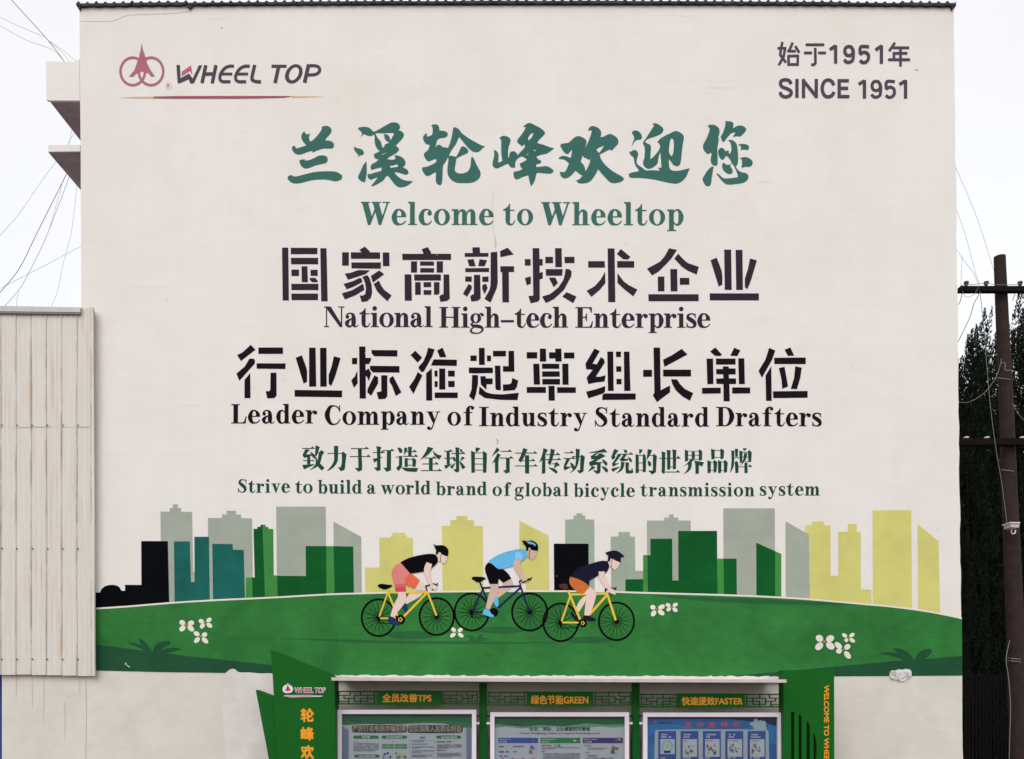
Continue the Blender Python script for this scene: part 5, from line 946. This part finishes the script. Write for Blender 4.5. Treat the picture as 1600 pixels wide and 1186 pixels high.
for i in range(5):
    a = 288 + i * 147; c = a + 59; r = random.Random(40 + i)
    lines(sh, a + 22, 617, a + 96, 1, 9, 10, whitep, 60 + i); lines(sh, a + 20, 633, a + 98, 1, 9, 10, whitep, 70 + i)
    RR(sh, a + 13, 652, a + 108, 768 if i else 750, whitep); lines(sh, a + 15, 770, a + 100, 1, 9, 9, ylw if i == 0 else whitep, 80 + i)
    if i == 0:
        for rr_, cc in ((40, flat('ice', (150, 196, 216))), (26, whitep), (16, ylw)): sh.add([ell(*T(c, 700), rr_ / k, rr_ / k * 1.05, 20)], cc)
        RR(sh, c - 22, 728, c + 22, 744, dk, .8)
    else:
        for q in range(13):
            cc = r.choice([lilac, red, ylw, inkc, gSoft, blu, gray, pinkish]); x = c + r.uniform(-34, 34); y = 712 + r.uniform(-28, 34); rr_ = r.uniform(4, 10)
            sh.add([[T(x + rr_ * cos(t_) * (1 + .35 * sin(3 * t_ + q)), y + rr_ * 1.2 * sin(t_)) for t_ in [2 * pi * j / 9 for j in range(9)]]], cc)
        lines(sh, c - 38, 660, c + 38, 1, 9, 7, lilac, 90 + i)
lines(sh, 255, 533, 275, 1, 5, 16, red, 2); lines(sh, 292, 538, 385, 1, 5, 9, dk, 2)
sh.build('poster_print', S)
# raised letters on the pylons
def raised(body, box, Y, mat, fat, parent=S, rot=False, name='sign_lettering', th=.012):
    sh = Sheet(Y, .0005); text_fit(sh, body, *box, mat, fat, fat, rot); return sh.build(name, parent)
for ch, y in zip('轮峰欢迎您', (1107.5, 1136.5, 1165, 1194, 1223)):
    raised(ch, (470.6, y, 490, y + 20), -.8635, M_ORANGE, .7)
raised('WELCOME TO WHEELTOP', (1287.6, 1071, 1295, 1216), -.8035, M_ORANGE, .28, rot=True)
sh = Sheet(-.8635, .0006); k = 4.0; O = (380, 1000); M_LR = plain('emblem_red', (170, 30, 50), .4)
sh.add([[T(x, y) for x, y in chaikin([(245,308),(250,290),(262,282),(272,280),(279,268),(286,280),(300,284),(310,296),(312,312),(304,326),(288,332),(266,332),(250,324)],1)]], M_WHITEF)
sh.add([[T(x, y) for x, y in [(279,276),(288,302),(299,318),(290,318),(284,314),(282,324),(276,324),(274,314),(268,318),(260,318),(270,302)]]], M_LR)
text_fit(sh, 'WHEEL', *T(322, 298), *T(438, 330), M_WHITEF, .45, .45); text_fit(sh, 'TOP', *T(448, 298), *T(514, 330), M_WHITEF, .45, .45)
text_fit(sh, 'WHEEL', *T(323, 300), *T(437, 328), M_LR, 0); text_fit(sh, 'TOP', *T(449, 300), *T(513, 328), M_LR, 0)
sh.add([[T(x, y) for x, y in [(250,350),(270,345),(400,344),(503,349),(480,355),(300,358)]]], M_WHITEF); sh.add([[T(x, y) for x, y in [(262,350),(280,348),(400,347),(485,350),(400,353),(300,353)]]], M_LR)
sh.build('sign_emblem', S)

# ---------------- utility pole ----------------
YPL = 1.5
U = thing('utility_pole', 'weathered wooden utility pole with two crossarms to the right of the mural', 'utility pole', (wx(1598, YPL), YPL, 0))
pl = [(1562, 401, 17), (1563.5, 440, 17.8), (1567, 520, 19), (1572.6, 640, 21), (1577, 760, 22.4), (1582.4, 880, 24), (1588, 1030, 26.5), (1592.5, 1186, 29), (1598, 1350, 32)]
mb = MB(); cp_ = curve_pts(pl, 4); mb.tube([W3(x, y, YPL) for x, y, _ in cp_], [w_ / 200 * (D + YPL) / D for _, _, w_ in cp_], 16); mb.build('shaft', M_WOOD, U, smooth=False)
mb = MB(); mb.pbox(1501, 446.6, 1665, 454.4, YPL - .22, YPL - .11); mb.build('crossarm', M_IRON, U)
mb = MB(); mb.pbox(1498, 684.5, 1665, 694.5, YPL - .24, YPL - .12); mb.build('crossarm', plain('rusty_iron', (24, 17, 16), .9, 0, .05, 6, .1), U)
def insul(px, py, s=1.0):
    pts = [(px, py + 7 * s, 2.2), (px, py + 5.4 * s, 3.4), (px, py + 4.4 * s, 4.2), (px, py + 3.6 * s, 3.0), (px, py + 2.4 * s, 4.4), (px, py + .8 * s, 4.0), (px, py, 1.5)]
    m_ = MB(); m_.tube([W3(x, y, YPL - .16) for x, y, _ in pts], [w_ * s / 100 for _, _, w_ in pts], 12); m_.build('insulator', M_PORC if py > 600 else plain('brown_porcelain', (104, 88, 86), .3), U, smooth=False)
for x in (1509.8, 1541, 1594, 1626): insul(x, 439.3)
for x in (1509.8, 1542, 1597, 1630): insul(x, 682)
mb = MB()
for ys, w_ in ((449, 11), (590, 11), (733.5, 12), (1028, 14), (1032, 14)):
    x = 1562 + (ys - 401) * .043; mb.tube([W3(x - w_, ys, YPL - .02), W3(x - w_ * .6, ys + 1, YPL - .13), W3(x, ys + 1.6, YPL - .16), W3(x + w_ * .6, ys + 3, YPL - .13), W3(x + w_, ys + 4, YPL - .02)], .008, 5)
mb.build('wire_tie', M_WIREL, U)
# small camera on the pole
K = thing('security_camera', 'small white security camera on a bracket fixed to the wooden utility pole', 'camera', tuple(W3(1586, 824, YPL - .3)))
mb = MB(); Yc = YPL - .42; mb.prism([(1578, 815.6), (1594, 815.8), (1594, 817.4), (1578.4, 817.2)], Yc - .05, Yc + .2); mb.build('sunshade', M_WHITEF, K)
mb = MB(); mb.prism([(1579.2, 817.2), (1593.6, 817.4), (1592, 824.4), (1579.6, 823.6)], Yc - .03, Yc + .18); mb.build('body', plain('camera_grey', (188, 176, 176), .4), K)
mb = MB(); mb.tube([W3(1582.5, 824, Yc + .1), W3(1580.2, 827.5, Yc + .1), W3(1580, 831, Yc + .1), W3(1582, 834.4, Yc + .1), W3(1585.4, 833.6, Yc + .14), W3(1586.6, 829, Yc + .3)], .012, 6); mb.build('bracket', M_WHITEF, K)

# ---------------- wires ----------------
def wire(pts, Y, r, name, label, mat=M_WIREL, Y2=None):
    m_ = MB(); n = len(pts); cp_ = curve_pts([(x, y, Y + ((Y2 - Y) * i / (n - 1) if Y2 else 0)) for i, (x, y) in enumerate(pts)], 6)
    m_.tube([W3(x, y, yy) for x, y, yy in cp_], r, 5); o = m_.build(name, mat); tag(o, label, 'cable'); return o
wire([(-20,-45),(20,2),(75,63),(101,97)], 2.0, .006, 'overhead_cable', 'thicker dark cable from the top left corner down to the balcony parapet', M_WIRE)
wire([(-30,15),(0,27),(30,41),(68,57)], 2.0, .003, 'overhead_cable', 'upper thin grey cable crossing left of the balcony')
wire([(-30,25),(0,40),(40,62),(82,78),(101,97)], 2.0, .003, 'overhead_cable', 'lower thin grey cable curving down to the balcony parapet')
wire([(75,63),(95,80),(109,97)], 2.1, .003, 'overhead_cable', 'short thin cable splitting off beside the balcony parapet')
wire([(75,63),(100,80),(120,97)], 2.2, .003, 'overhead_cable', 'short thin cable nearest the wall above the balcony parapet')
wire([(88,252),(60,290),(30,334),(0,368),(-30,400)], 3.2, .003, 'overhead_cable', 'pale cable running down left from the lower balcony slab')
wire([(105,270),(80,320),(55,370),(30,420),(0,457),(-20,476)], 3.2, .006, 'overhead_cable', 'darker sagging cable below the lower balcony slab', M_WIRE)
wire([(109,275),(88,330),(68,380),(42,432),(28,455),(8,478)], 3.4, .004, 'overhead_cable', 'middle cable falling from the lower slab to the shed roof', M_WIRE)
wire([(98,283),(88,320),(78,355)], 3.6, .003, 'overhead_cable', 'faint branch of the sagging cable below the slab')
wire([(30,455),(27,466),(26,480)], 3.4, .003, 'overhead_cable', 'short cable end dropping vertically to the shed roof')
wire([(120,290),(116,330),(110,370),(98,415),(90,455),(79,482)], 3.5, .003, 'overhead_cable', 'thin wavy cable close to the wall above the shed')
wire([(128,384),(100,399),(60,420),(0,451),(-30,466)], 3.5, .003, 'overhead_cable', 'thin cable rising from the left edge to the wall corner')
wire([(112,203),(110,215),(108,228)], 3.2, .003, 'overhead_cable', 'short vertical cable in the gap between the two balcony slabs')
wire([(117,206),(110,218),(104,228)], 3.4, .003, 'overhead_cable', 'short slanted cable in the gap between the two balcony slabs')
wire([(1488,250),(1510,300),(1530,350),(1553,423),(1560,440)], YPL + .3, .003, 'overhead_cable', 'thin cable falling from the wall edge to the pole top')
wire([(1488,310),(1506,360),(1516,395),(1524,425),(1530,443)], YPL - .15, .003, 'overhead_cable', 'thin cable falling from the wall edge to the crossarm')
wire([(1490,380),(1503,403),(1520,425),(1530,446)], YPL - .1, .003, 'overhead_cable', 'curving thin cable just above the left end of the crossarm')
wire([(1504,400),(1502,425),(1501.5,448)], YPL, .003, 'overhead_cable', 'near vertical thin cable at the left tip of the upper crossarm')
wire([(1492,478),(1499,474),(1503,460),(1505,454)], YPL - .1, .006, 'service_cable', 'short dark cable hanging from the left tip of the upper crossarm', M_WIRE)
wire([(1532,452),(1528,463),(1522,474),(1516,494),(1506,516),(1497,534)], YPL - .1, .006, 'service_cable', 'long dark cable hanging slanted from the upper crossarm to the wall', M_WIRE)
wire([(1501,446),(1520,444.4),(1541,443),(1562,445),(1594,444)], YPL - .3, .005, 'line_wire', 'pale tie wire looped along the top of the upper crossarm')
wire([(1504,455),(1510,464),(1522,460),(1529,448)], YPL - .26, .004, 'line_wire', 'pale wire loop hanging below the upper crossarm')
wire([(1597,450),(1590,452),(1585,462),(1582,470)], YPL - .1, .006, 'service_cable', 'dark cable hanging right of the pole below the crossarm', M_WIRE)
wire([(1531,455),(1534,480),(1538,520),(1541,560),(1547,630),(1556,700),(1566,760),(1575,830)], YPL - .3, .005, 'guy_wire', 'pale guy wire slanting down in front of the cypresses to the pole')
wire([(1496,628),(1515,628),(1540,612),(1558,585),(1565,560)], YPL - .3, .005, 'service_cable', 'slack pale cable curving from the wall edge up to the pole')
wire([(1563,568),(1570,567),(1571,578),(1580,578)], YPL - .25, .007, 'service_cable', 'tangle of pale cable wound on the pole')
wire([(1582,630),(1590,645),(1605,662)], YPL - .3, .005, 'service_cable', 'pale cable leaving the pole toward the right edge')
wire([(1578,1000),(1572,1030),(1576,1060),(1579,1110),(1577,1186),(1578,1340)], YPL - .3, .007, 'ground_wire', 'pale earthing wire running down the left side of the pole')

# ---------------- cypress trees ----------------
fm_, ft, fp = newmat('cypress_foliage', .8, .15)
ft.links.new(mix(ft, ramp(ft, noise(ft, mapping(ft, (1, 1, 1)), 4, 4), [(.35, G4(0)), (.7, G4(1))]), (.003, .006, .003, 1), (.011, .020, .008, 1)), fp.inputs['Base Color'])
M_BARK = plain('bark', (26, 21, 18), .9, 0, .2, 6, .1)
def cypress(px, topy, Y, rad, seed, label, n=7000):
    r = random.Random(seed); x0 = wx(px, Y); H = wz(topy, Y)
    T_ = thing('cypress_tree', label, 'tree', (x0, Y, 0), 'cypresses beyond the wall')
    tr = MB(); tr.tube([(x0, Y, 0), (x0 + .02, Y, H * .4), (x0, Y, H * .7)], [.10, .06, .02], 8); tr.build('trunk', M_BARK, T_)
    mb = MB()
    # upswept sprays: each is a small flame of overlapping leaf facets
    lean = r.uniform(-.08, .08)
    flames = [(0, 0, H - 1.3, 0, 1.3, .12), (0, 0, H - .75, 0, .72, .08)]; nf = int(H * 11)
    for i in range(nf):
        u = (i + .5) / nf; z = .1 + (H - 1.2) * u; R_ = min(rad * 1.1, .235 * (H - z)) * r.uniform(.5, 1.05)
        a = i * 2.4 + r.uniform(-.4, .4); L = r.uniform(.7, 1.35) * (.75 if u > .75 else 1); flames.append((R_ * .62 * cos(a), R_ * .62 * sin(a), z, a, min(L, H - z - .1), r.uniform(.5, .8) * min(.2, .11 * (H - z) + .03) + .03))
    per = n // len(flames)
    for (fx, fy, fz, a, L, rr) in flames:
        ox_, oy_ = cos(a) * .12 * L, sin(a) * .12 * L; bend = r.uniform(-.06, .06)
        for j in range(per):
            t = r.random() ** .75; rt = rr * (1 - t) ** .75 * (.55 + .45 * r.random()); b2_ = r.uniform(0, 6.283)
            c = Vector((x0 + lean * fz / H + fx + ox_ * t + bend * t * t + rt * cos(b2_), Y + fy + oy_ * t + rt * sin(b2_), fz + L * t)); s = r.uniform(.022, .05) * (1 - .45 * t)
            up = Vector((.5 * cos(b2_) + r.uniform(-.3, .3), .5 * sin(b2_) + r.uniform(-.3, .3), 1)).normalized(); sd = up.cross(Vector((r.uniform(-1, 1), r.uniform(-1, 1), .1))).normalized()
            mb.face([c - sd * s * .5, c + sd * s * .5, c + up * s * 2.1])
    mb.build('crown', fm_, T_)
specs = [(1511, 512, 3.6, .42, 'narrow cypress with the lowest tip, closest to the mural wall'), (1523, 505, 4.4, .40, 'second cypress from the wall, its tip a little higher than the first'), (1538, 480, 3.8, .55, 'cypress with a jagged tip just left of the pole'), (1553, 514, 5.0, .5, 'cypress mostly hidden behind the utility pole'),
 (1580, 455, 4.0, .55, 'tallest cypress directly right of the pole'), (1597, 482, 4.4, .5, 'cypress at the right edge of the view'), (1616, 470, 4.2, .6, 'cypress beyond the right edge with only its side showing'), (1495, 560, 4.6, .5, 'cypress mostly hidden by the mural wall'),
 (1530, 560, 6.2, .8, 'shorter cypress in the back row behind the wire'), (1565, 540, 6.4, .8, 'back-row cypress behind the pole'), (1598, 540, 6.2, .8, 'back-row cypress at the right edge'), (1505, 600, 6.6, .8, 'low back-row cypress beside the wall edge')]
for i, (px, ty, Y, rad, lab) in enumerate(specs): cypress(px, ty, Y, rad, 11 + i, lab, 20000 if i < 8 else 12000)
# a clipped dark hedge closes the foot of the row
hd = MB(); r = random.Random(5)
for i in range(26000):
    x = r.uniform(wx(1475, 7.6), wx(1690, 7.6)); z = r.uniform(0, wz(640, 7.6)) ; yv = 7.9 + r.uniform(-.35, .35); s = r.uniform(.05, .11)
    u_ = Vector((r.uniform(-.5, .5), r.uniform(-.5, .5), 1)).normalized(); sd = u_.cross(Vector((r.uniform(-1, 1), r.uniform(-1, 1), 0.1))).normalized(); c = Vector((x, yv, z))
    hd.face([c - sd * s * .5, c + sd * s * .5, c + u_ * s * 1.8])
o = hd.build('evergreen_hedge', fm_); tag(o, 'dense dark evergreen hedge filling the gap behind the cypress row', 'hedge'); o['kind'] = 'stuff'
# railing
F = thing('iron_railing', 'dark iron railing low between the mural wall and the utility pole', 'railing', (wx(1550, 2.2), 2.2, 0))
mb = MB(); mb.pbox(1500, 1054, 1700, 1057, 2.2, 2.24); mb.build('top_rail', M_IRON, F)
mb = MB(); mb.pbox(1500, 1200, 1700, 1204, 2.2, 2.24); mb.build('bottom_rail', M_IRON, F)
for i in range(34):
    mb = MB(); x = 1503 + i * 5.6; mb.pbox(x, 1057, x + 2.0, 1300, 2.205, 2.235); mb.build('bar', M_IRON, F)
